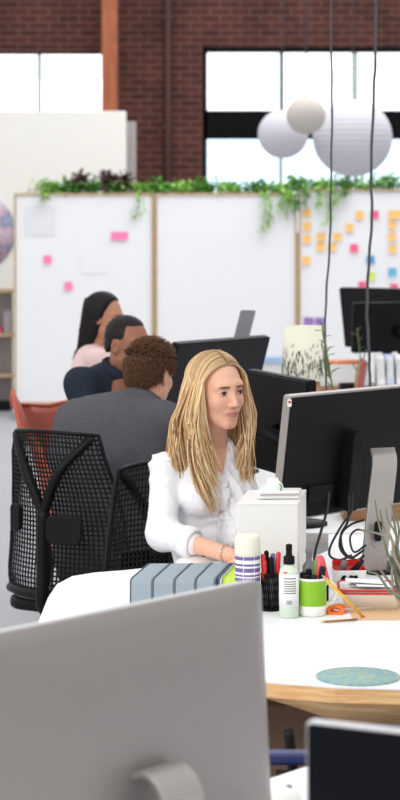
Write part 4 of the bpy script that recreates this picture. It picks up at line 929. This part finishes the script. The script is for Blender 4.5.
# spray bottle
c = onz(289, 617, DZ); sb = thing('spray_bottle', c, 'small clear spray bottle with black pump and green lettered label', 'bottle')
O('bottle', MB().lathe([(.022, 0), (.0255, .003), (.0255, .115), (.023, .126), (.013, .134), (.0115, .142)], c, 36), 'clear', sb)
O('label', MB().lathe([(.0259, .03), (.0259, .113)], c, 36), 'paper_w', sb)
for z in (.102, .094, .088, .082, .076, .070, .064):
    vv = []
    for q in range(13):
        a = -2.15+1.3*q/12
        for zz in (z, z+.0028): vv.append(c+V(.0262*math.cos(a), .0262*math.sin(a), zz))
    O('label_print', MB().add(vv, [(2*q, 2*q+2, 2*q+3, 2*q+1) for q in range(12)]), 'leaf_g', sb)
vv = []
for q in range(11):
    a = -1.85+.6*q/10
    for zz in (.036, .047): vv.append(c+V(.0262*math.cos(a), .0262*math.sin(a), zz))
O('barcode', MB().add(vv, [(2*q, 2*q+2, 2*q+3, 2*q+1) for q in range(0, 10, 2)]), 'greyp', sb)
O('red_print', MB().add([c+V(.0262*math.cos(a), .0262*math.sin(a), z) for a in (-2.2, -2.0, -1.8) for z in (.117, .121)], [(0, 2, 3, 1), (2, 4, 5, 3)]), 'red', sb)
O('pump', MB().lathe([(.014, .138), (.015, .140), (.0145, .158), (.009, .160), (.0075, .172), (.0085, .173), (.0085, .188), (.004, .190)], c, 28), 'black', sb)
O('nozzle', MB().tube([c+V(0, 0, .180), c+V(-.006, -.012, .180)], .003, 8), 'black', sb)
# green mug
c = onz(312, 615, DZ); mg = thing('mug', c, 'lime green mug with white base band and white handle, holding dark pens', 'mug')
O('base_band', MB().lathe([(.032, 0), (.036, .003), (.0375, .028)], c, 44), 'white_glaze', mg)
O('wall', MB().lathe([(.0375, .028), (.038, .03), (.038, .092), (.0372, .094)], c, 44), 'green_mug', mg)
O('rim', MB().lathe([(.0378, .0925), (.0380, .097), (.0365, .099), (.0350, .097), (.0345, .02), (0, .015)], c, 44), 'white_glaze', mg)
hd = unit(V(1, .25, 0)); O('handle', MB().tube(spline([c+hd*.036+V(0, 0, .082), c+hd*.055+V(0, 0, .080), c+hd*.066+V(0, 0, .056), c+hd*.056+V(0, 0, .032), c+hd*.036+V(0, 0, .026)], 6), .0055, 10), 'white_glaze', mg)
for k, (dx, dy, ex_, ey_, ln, m, cm, l) in enumerate([(-.018, 0, -.024, .004, .112, 'black', 'black', 'black pen leftmost in the green mug'), (-.006, .012, -.008, .018, .118, 'charcoal', 'black', 'charcoal pen at the back of the green mug'), (.006, -.01, .004, -.020, .108, 'black', 'charcoal', 'black pen at the front of the green mug'), (-.012, -.012, -.016, -.018, .107, 'black', 'black', 'short black pen at front left of the green mug'),
                                       (.016, .008, .022, .014, .150, 'redpink', 'redpink', 'thick coral highlighter at the right of the green mug'), (.010, .016, .014, .024, .142, 'black', 'leaf', 'green capped marker behind the coral highlighter'), (.018, -.004, .028, -.004, .128, 'charcoal', 'charcoal', 'charcoal marker at the right rim of the green mug')]):
    pen(c+V(dx, dy, .02), c+V(ex_, ey_, ln), .0075, m, cm, l, group='pens in the green mug')
# stuff behind the mug : coral stapler and dark spray caps
q = onz(322, 600, DZ)
sp_ = thing('stapler', q, 'coral red stapler standing behind the green mug', 'stapler')
O('arm', MB().prism(rrect(.026, .075, .010), q+V(0, 0, .085), unit(V(1, 0, .25)), unit(V(-.25, 0, 1)), V(0, -1, 0), .022), 'redpink', sp_, bevel=.004)
O('base', MB().prism(rrect(.034, .05, .008), q+V(.0, 0, .025), (1, 0, 0), UP, V(0, -1, 0), .026), 'black', sp_, bevel=.003)
q = onz(309, 597, DZ); tag(O('glass_bottle', MB().lathe([(.016, 0), (.018, .003), (.018, .085), (.008, .10), (.008, .118), (.010, .12), (.010, .132), (0, .134)], q, 28), 'greyp'), 'small grey bottle between the tall white box and the green mug', 'bottle')
# white / red pencil tray behind
c = V(*onz(350, 589, DZ)); tr = thing('pencil_tray', c, 'white tub with red inside and black oval marks behind the green mug', 'tub')
ex_, ey_ = unit(V(1, .05, 0)), unit(V(-.05, 1, 0))
def tub(c, w, d, h, wt, ws_, ex_, ey_, r=.015, th=.003):
    o1 = [c+ex_*a*ws_+ey_*b*ws_ for a, b in rrect(w, d, r)]; o2 = [c+ex_*a+ey_*b+UP*h for a, b in rrect(w, d, r)]
    i2 = [c+ex_*a+ey_*b+UP*h for a, b in rrect(w-2*th, d-2*th, r-th)]; i1 = [c+ex_*a*ws_+ey_*b*ws_+UP*th for a, b in rrect(w-2*th, d-2*th, r-th)]; n = len(o1)
    out = MB().add(o1+o2, [(i, (i+1) % n, n+(i+1) % n, n+i) for i in range(n)]+[tuple(range(n))[::-1]], True)
    inn = MB().add(i1+i2+o2, [(n+i, n+(i+1) % n, (i+1) % n, i) for i in range(n)]+[tuple(range(n))]+[(2*n+i, 2*n+(i+1) % n, n+(i+1) % n, n+i) for i in range(n)], True)
    return out, inn
o_, i_ = tub(c+V(0, .04, 0), .092, .085, .052, 0, .9, ex_, ey_)
# high back edge
O('outer_wall', o_, 'white_plastic', tr); O('inner_wall', i_, 'red', tr)
O('back_rim', MB().prism(rrect(.09, .018, .004), c+V(0, .085, .060), ex_, UP, V(0, -1, 0), .003), 'red', tr)
for dx in (-.018, .002, .014): O('oval_mark', MB().prism([(.0075*math.cos(a), .009*math.sin(a)) for a in np.linspace(0, 6.283, 18)[:-1]], c+V(dx, -.0035, .030)+V(0, .0005, 0), ex_, unit(V(.3, 0, 1)), V(0, -1, 0), .0012), 'black', tr)
for a, b, r_, m, l in [((-.03, .03, .01), (.035, .055, .066), .006, 'black', 'black pen lying in the red lined tub, front one'), ((-.005, .04, .01), (.04, .05, .074), .005, 'charcoal', 'charcoal pen lying in the red lined tub, rear one'), ((-.03, .06, .01), (-.01, .06, .070), .008, 'greyp', 'grey gadget upright in the red lined tub')]:
    pen(c+V(*a), c+V(*b), r_, m, m, l, group='pens in the red lined tub')
# enamel tray
c = onz(371, 611, DZ); et = thing('enamel_tray', c, 'white enamel dish with red rim holding white papers', 'dish')
ex_, ey_ = unit(V(1, -.05, 0)), unit(V(.05, 1, 0)); cc_ = c+V(.006, .075, .001)
o_, i_ = tub(cc_, .172, .15, .052, 0, .80, ex_, ey_, .02)
O('outer_wall', o_, 'white_glaze', et); O('inner_wall', i_, 'white_glaze', et)
for z_, rr in ((.052, .0035), (.044, .0024)): O('red_rim', MB().tube([cc_+ex_*a*(1 if z_ > .05 else .975)+ey_*b*(1 if z_ > .05 else .975)+UP*z_ for a, b in rrect(.174, .152, .021)], rr, 8, closed=True), 'red', et)
pp_ = MB()
for j in range(6):
    a = random.uniform(-.35, .35); e1 = V(math.cos(a), math.sin(a), .05*random.uniform(-1, 1)); e2 = V(-math.sin(a), math.cos(a), .1*random.uniform(-1, 1)); pp_.box(cc_+V(random.uniform(-.015, .015), random.uniform(-.01, .02), .040+.0045*j), (.105, .085, .0015), e1, e2, np.cross(unit(e1), unit(e2)))
for j in range(6): pass
tag(O('paper_pile', pp_, 'paper_w'), 'loose pile of small white papers in the red rimmed dish', 'paper', kind='stuff')
pk = B(onz(380, 612, DZ)+V(.09, .03, .0006), (.34, .30, .001)); tag(O('kraft_sheet', pk, 'kraft'), 'tan kraft paper sheet lying under the red rimmed dish', 'paper')
# pencils
a, b = onz(362, 618, DZ)+V(0, 0, .006), at(322, 575, 5.60)
pc2 = thing('pencil', a, 'yellow pencil leaning against the green mug', 'pencil'); O('shaft', MB().tube([a, a+(b-a)*.90], .0042, 6), 'yellow', pc2); O('tip', MB().tube([a+(b-a)*.90, b], [.0042, .0006], 6), 'kraft', pc2); O('eraser', MB().tube([a-(b-a)*.04, a], .0042, 8), 'redpink', pc2)
a, b = onz(320, 623.5, DZ)+V(0, 0, .004), onz(357, 621, DZ)+V(0, 0, .004)
pc3 = thing('pencil', a, 'thin brown pencil lying flat in front of the green mug', 'pencil'); O('shaft', MB().tube([a+(b-a)*.12, b], .0030, 6), 'wood_dark', pc3); O('tip', MB().tube([a+(b-a)*.12, a], [.003, .0005], 6), 'kraft', pc3)
s0 = onz(335, 614, DZ); sc_ = thing('scissors', s0, 'orange handled scissors lying right of the green mug', 'scissors')
for dx, dy in ((0, 0), (.012, .022)):
    O('handle', MB().tube([s0+V(dx+.020*math.cos(a), dy+.012*math.sin(a), .008+.008*math.sin(a)) for a in np.linspace(0, 6.283, 24)[:-1]], .0055, 8, closed=True), 'orangep', sc_)
O('blade', MB().prism([(0, -.006), (.09, 0), (0, .006)], s0+V(.018, .012, .008), (1, .35, 0), (-.35, 1, 0), UP, .003), 'alu_light', sc_)
# round speckled pad
c = onz(358, 677.5, DZ); tag(O('mouse_pad', MB().lathe([(.094, 0), (.0955, .001), (.0955, .004), (.0945, .005), (0, .005)], c, 64), 'pad'), 'round speckled teal mat on the front corner of the white desk', 'mat')
# blue grey blocks in a row
e1 = unit(V(1, .04, 0)); e2 = unit(V(.165, 1, 0)); o0 = V(-.186, 5.83, DZ)
def block(off, w, m, label, hh=.080, dep=.32, edge='bluegrey_d'):
    t = thing('binder', o0+e1*(off+w/2), label, 'binder', 'row of binders on the white desk')
    prof = [(0, 0), (0, hh*.90), (.012, hh*.985), (.03, hh), (dep*.80, hh), (dep*.93, hh*.93), (dep, hh*.72), (dep, 0)]
    O('cover', MB().prism(prof, o0+e1*(off+.001), e2, UP, e1, w-.002, False), m, t, bevel=.006)
    for s_ in (0.0, w-.004): O('edge_band', MB().prism([(a*1.004-.0006, b*1.012) for a, b in prof], o0+e1*(off+s_+(.0 if s_ == 0 else .0025)), e2, UP, e1, .0017), edge, t)
for k, w in enumerate((.060, .058, .056, .052)):
    block(sum((.060, .058, .056, .052)[:k]), w, 'bluegrey', 'blue-grey binder, '+['leftmost', 'second from left', 'third from left', 'rightmost blue-grey one'][k]+' in the row before the blonde woman')
block(.226, .010, 'navy', 'thin navy and white striped binder next to the lime one'); block(.237, .008, 'white_plastic', 'thin white binder left of the lime one'); block(.246, .044, 'limegreen', 'lime green binder at the right end of the row', edge='limegreen')
# mice
def mouse(c, yaw, label):
    t = thing('computer_mouse', c, label, 'mouse'); R_ = rotm((math.cos(yaw), math.sin(yaw))); mb = MB(); vs = []; n, m = 24, 8
    for j in range(m+1):
        a = math.pi/2*j/m
        for i in range(n):
            b = 6.2832*i/n; vs.append(np.array(c)+R_ @ V(.029*math.cos(a)*math.cos(b), .055*math.cos(a)*math.sin(b), .024*math.sin(a)))
    mb.add(vs, [(j*n+i, j*n+(i+1) % n, (j+1)*n+(i+1) % n, (j+1)*n+i) for j in range(m) for i in range(n)]+[tuple(range(n))[::-1]]); O('shell', mb, 'white_glaze', t)
    O('scroll_wheel', MB().lathe([(.006, -.003), (.006, .003)], np.array(c)+R_ @ V(0, .03, .019), 16, R_ @ V(1, 0, 0)), 'greyp', t)
mouse(onz(193, 563.5, DZ), .1, 'white computer mouse behind the row of blue-grey binders'); mouse(V(.135, 3.93, DZ), .6, 'white computer mouse at the edge of the near desk, bottom centre')
# spiky dry plant in the right foreground of the desk
c = onz(399, 628, DZ)+V(.075, .0, 0); sp = thing('air_plant', c, 'spindly grey-green plant with thin twisted leaves at right edge of the desk', 'plant')
O('pot', MB().lathe([(.03, 0), (.038, .005), (.045, .06), (.042, .06), (.036, .012), (0, .012)], c, 32), 'clear', sp); O('soil', MB().lathe([(.041, .045), (0, .05)], c, 24), 'kraft', sp)
base = c+V(0, 0, .05); Yp = c[1]
for pts_ in [[(399, 590), (396, 560), (399, 530), (392, 505)], [(397, 575), (385, 545), (378, 520), (375, 500)], [(396, 560), (392, 540), (372, 532), (360, 530)], [(398, 565), (385, 555), (375, 548), (370, 542)], [(398, 590), (388, 580), (380, 568), (382, 560)],
             [(400, 585), (398, 550), (394, 520), (390, 502)], [(398, 595), (390, 592), (378, 575), (368, 572)], [(400, 560), (396, 535), (388, 520), (386, 508)], [(401, 580), (404, 550), (408, 520), (402, 500)], [(402, 585), (412, 560), (420, 540), (430, 530)], [(399, 600), (392, 575), (397, 545), (404, 520)], [(398, 555), (390, 535), (384, 528), (380, 510)]]:
    L_ = [base+V(random.uniform(-.005, .005), 0, -.01)]+[at(x, y, Yp+random.uniform(-.03, .03)) for x, y in pts_]; path = spline(L_, 6); m_ = len(path)
    O('leaf', MB().tube(path, [.0050*(1-.75*k/m_)+.0005 for k in range(m_)], 6), 'twig' if random.random() < .6 else 'leaf_g', sp)
# cables behind the monitor
def wire(pts_, r, l):
    tag(O('cable', MB().tube(spline([V(*p) for p in pts_], 8), r, 8), 'cable'), l, 'cable', 'black cables behind the big monitor')
wp = lambda x, y, Y: tuple(at(x, y, Y))
wire([wp(329, 492, 6.44), wp(327, 510, 6.40), wp(320, 535, 6.34), wp(315, 553, 6.30), tuple(onz(313, 580, DZ)+V(0, 0, .004))], .0042, 'thick black power cable hanging at left below the big monitor')
wire([wp(352, 494, 6.50), wp(351, 512, 6.46), wp(342, 525, 6.42), wp(331, 545, 6.38), wp(330, 556, 6.34), wp(340, 560, 6.3), wp(352, 555, 6.3)], .0036, 'black cable curling down to the red lined tub')
wire([wp(349, 494, 6.50), wp(348, 520, 6.45), wp(341, 535, 6.42), wp(344, 552, 6.40), wp(356, 560, 6.38), wp(364, 556, 6.36)], .0036, 'looped black cable, inner loop beside the stand')
wire([wp(364, 520, 6.47), wp(352, 524, 6.45), wp(342, 533, 6.42), wp(340, 548, 6.40), wp(350, 558, 6.38), wp(364, 550, 6.36)], .0034, 'looped black cable coming off the stand hole')
wire([wp(366, 531, 6.46), wp(356, 530, 6.44), wp(350, 538, 6.42), wp(354, 552, 6.40), wp(366, 545, 6.38)], .0030, 'short black cable loop touching the silver stand')
# objects right of the stand
def simple(name, pos, size, m, label, cat, ex=(1, 0, 0), bev=.002, group=None):
    e = unit(V(*ex)); return tag(O(name, B(np.array(pos)+V(0, 0, size[2]/2), size, e, V(-e[1], e[0], 0)), m, bevel=bev), label, cat, group)
simple('folder', (.66, 6.64, DZ), (.16, .16, .02), 'blue_paper', 'pale blue folder lying right of the silver monitor stand', 'folder')
simple('folder', (.67, 6.30, DZ), (.13, .10, .012), 'redpink', 'coral notebook lying in front of the pale blue folder', 'notebook', (1, .2, 0))
simple('wooden_box', (.80, 7.6, DZ), (.62, .2, .07), 'wood_dark', 'long brown wooden box behind the big monitor', 'box')
simple('paper_stack', (.30, 8.1, DZ), (.16, .2, .035), 'paper_w', 'white paper stack between the blonde woman and the big monitor', 'paper')
simple('notebook', (.29, 7.9, DZ), (.12, .12, .02), 'navy', 'dark notebook lying below the sideways black monitor', 'notebook')
# lamp
c = at(305, 380, 8.6); lp = thing('table_lamp', (c[0], 8.6, DZ), 'table lamp with cream shade printed with dark grass blades and cork base', 'lamp')
rb, rt_, hh = 23.8*8.6/F, 20.5*8.6/F, 54*8.6/F; z0 = c[2]
shd = O('lamp_shade', MB().lathe([(rb, 0), (rt_, hh), (rt_-.003, hh), (rb-.003, 0)], (c[0], 8.6, z0), 56), 'shade', lp)
ink = MB()
for i in range(420):
    a = random.uniform(0, 6.283); zc = hh*max(.04, min(.62, abs(random.gauss(0, .26))+.03)); L_ = random.uniform(.012, .036); w_ = random.uniform(.0012, .0026); sl_ = random.uniform(-.35, .35)
    def sp3(u, z): r_ = (rb+(rt_-rb)*z/hh)+.0012; return V(c[0]+r_*math.cos(a+u/r_), 8.6+r_*math.sin(a+u/r_), z0+z)
    ink.add([sp3(0, zc), sp3(w_+sl_*L_*.5, zc+L_*.5), sp3(sl_*L_, min(hh*.95, zc+L_)), sp3(-w_+sl_*L_*.5, zc+L_*.5)], [(0, 1, 2, 3)], False)
O('grass_print', ink, 'shade_ink', shd)
O('base', B((c[0]+.02, 8.6, (DZ+z0+.03)/2), (.075, .075, z0-DZ+.03)), 'cork', lp, bevel=.004)
O('bulb_holder', MB().tube([(c[0]+.01, 8.6, z0+.01), (c[0], 8.6, z0+.1)], .018, 12).ball((c[0], 8.6, z0+.13), .03), 'white_plastic', lp)
# leggy plants
def sprig(base, pts_, Y, label, potr=.035, poth=.07, potm='black', nl=4):
    t = thing('potted_sprig', base, label, 'plant'); O('pot', MB().lathe([(potr*.8, 0), (potr, poth), (potr*.9, poth), (potr*.75, .01), (0, .01)], base, 24), potm, t)
    st = MB(); lf = MB()
    for line in pts_:
        path = spline([np.array(base)+V(0, 0, poth*.6)]+[at(x, y, Y) for x, y in line], 6); st.tube(path, .0035, 5)
        for q in path[7::2]:
            leaf(lf, q, rdir()*.6+V(random.choice((-1, 1)), -.2, .7), random.uniform(.03, .05), .013)
    O('stems', st, 'stem', t); O('leaves', lf, 'leaf_g', t)
sprig(V(.545, 8.25, DZ), [[(337, 410), (332, 385), (328, 360), (324, 340), (322, 322)], [(334, 395), (327, 365), (326, 345)]], 8.2, 'thin leggy plant rising in front of the lamp shade right side')
sprig(V(.80, 11.75, DZ+.0), [[(360, 385), (361, 365), (359, 345), (357, 328)], [(360, 380), (352, 362)], [(360, 370), (366, 350)]], 11.7, 'small leggy plant in dark pot on the far desk', .06, .14)
# far desk contents
fz = DZ
simple('storage_tray', (.77, 12.2, fz), (.5, .3, .10), 'wood_dark', 'brown wooden tray on the far desk right of the lamp', 'tray')
simple('paper_stack', (.73, 12.2, fz+.10), (.40, .24, .12), 'paper_w', 'stack of white papers in the brown wooden tray', 'paper')
simple('folder', (.74, 12.19, fz+.22), (.36, .22, .012), 'orangep', 'orange folder on top of the white papers', 'folder')
simple('document_box', (.42, 12.3, fz), (.26, .25, .22), 'white_plastic', 'white document box behind the lamp shade', 'box')
simple('book', (.44, 12.25, fz+.22), (.22, .2, .03), 'blue_paper', 'pale blue book on the white document box', 'book')
for k, (x, m, l) in enumerate([(366, 'wood_dark', 'brown magazine leaning leftmost beside the far file holders'), (368.5, 'redpink', 'red spined magazine in the row under the far monitors'), (371, 'greyp', 'grey magazine in the row under the far monitors')]):
    p = at(x, 384, 11.2); pp2 = V(p[0]-.02, 11.62, DZ); tag(O('magazine', B(pp2+V(0, 0, .135), (.010, .2, .27), V(1, 0, -.18), V(0, 1, 0), V(.18, 0, 1)), m), l, 'magazine', 'magazines standing on the far desk')
for k, (x, m, l) in enumerate([(381, 'white_plastic', 'white file holder under the right far monitor'), (390, 'lilac', 'lilac file holder next to the white one'), (400, 'paper_w', 'white file holder at the right photo edge under the far monitors'), (409, 'lilac', 'lilac file holder furthest right on the far desk')]):
    p = at(x, 384, 11.55); t = thing('file_holder', (p[0], 11.6, DZ), l, 'file holder', 'file holders on the far desk')
    O('case', MB().prism([(0, 0), (.22, 0), (.22, .30), (.12, .30), (0, .16)], V(p[0]-.022, 11.49, DZ), V(0, 1, 0), UP, V(1, 0, 0), .042), m, t, bevel=.002)
    O('papers', B((p[0], 11.6, DZ+.15), (.03, .18, .27)), 'paper_w', t)

# ------------------------------------------------------------------ light
w = bpy.data.worlds.new('sky'); SC.world = w; w.use_nodes = True; nt = w.node_tree; N = nt.nodes; L = nt.links; bg = N['Background']
tcn = N.new('ShaderNodeTexCoord'); sx = N.new('ShaderNodeSeparateXYZ'); L.new(tcn.outputs['Generated'], sx.inputs[0])
r1 = N.new('ShaderNodeMapRange'); r1.inputs[1].default_value = -.5; r1.inputs[2].default_value = .7; r1.inputs[3].default_value = .45; r1.inputs[4].default_value = 1.22; L.new(sx.outputs[2], r1.inputs[0])
r2 = N.new('ShaderNodeMapRange'); r2.inputs[1].default_value = .75; r2.inputs[2].default_value = .95; r2.inputs[3].default_value = 0; r2.inputs[4].default_value = 1.3; L.new(sx.outputs[1], r2.inputs[0])
ad = N.new('ShaderNodeMath'); ad.operation = 'ADD'; L.new(r1.outputs[0], ad.inputs[0]); L.new(r2.outputs[0], ad.inputs[1])
L.new(ad.outputs[0], bg.inputs['Strength']); bg.inputs['Color'].default_value = (.985, .99, 1, 1)
def area(name, loc, rot, sx_, sy_, e, col=(1, 1, 1)):
    l = bpy.data.lights.new(name, 'AREA'); l.shape = 'RECTANGLE'; l.size = sx_; l.size_y = sy_; l.energy = e; l.color = col
    o = bpy.data.objects.new(name, l); COL.objects.link(o); o.location = loc; o.rotation_euler = rot
def aim(loc, tgt): return (Vector(tgt)-Vector(loc)).to_track_quat('-Z', 'Y').to_euler()
area('front_key_light', (-3.4, 1.5, 3.6), aim((-3.4, 1.5, 3.6), (0, 7, .9)), 2.6, 2.2, 165, (1, .985, .96))  # unseen key light added from the upper left front for contrast
area('board_fill_light', (1.5, 17.5, 5.6), aim((1.5, 17.5, 5.6), (0, 19, 1)), 6, 2, 170, (1, .99, .98))  # unseen overhead fill added to brighten the whiteboards at the back
SC.view_settings.view_transform = 'Standard'; SC.view_settings.look = 'None'; SC.view_settings.gamma = 1; SC.view_settings.exposure = .0
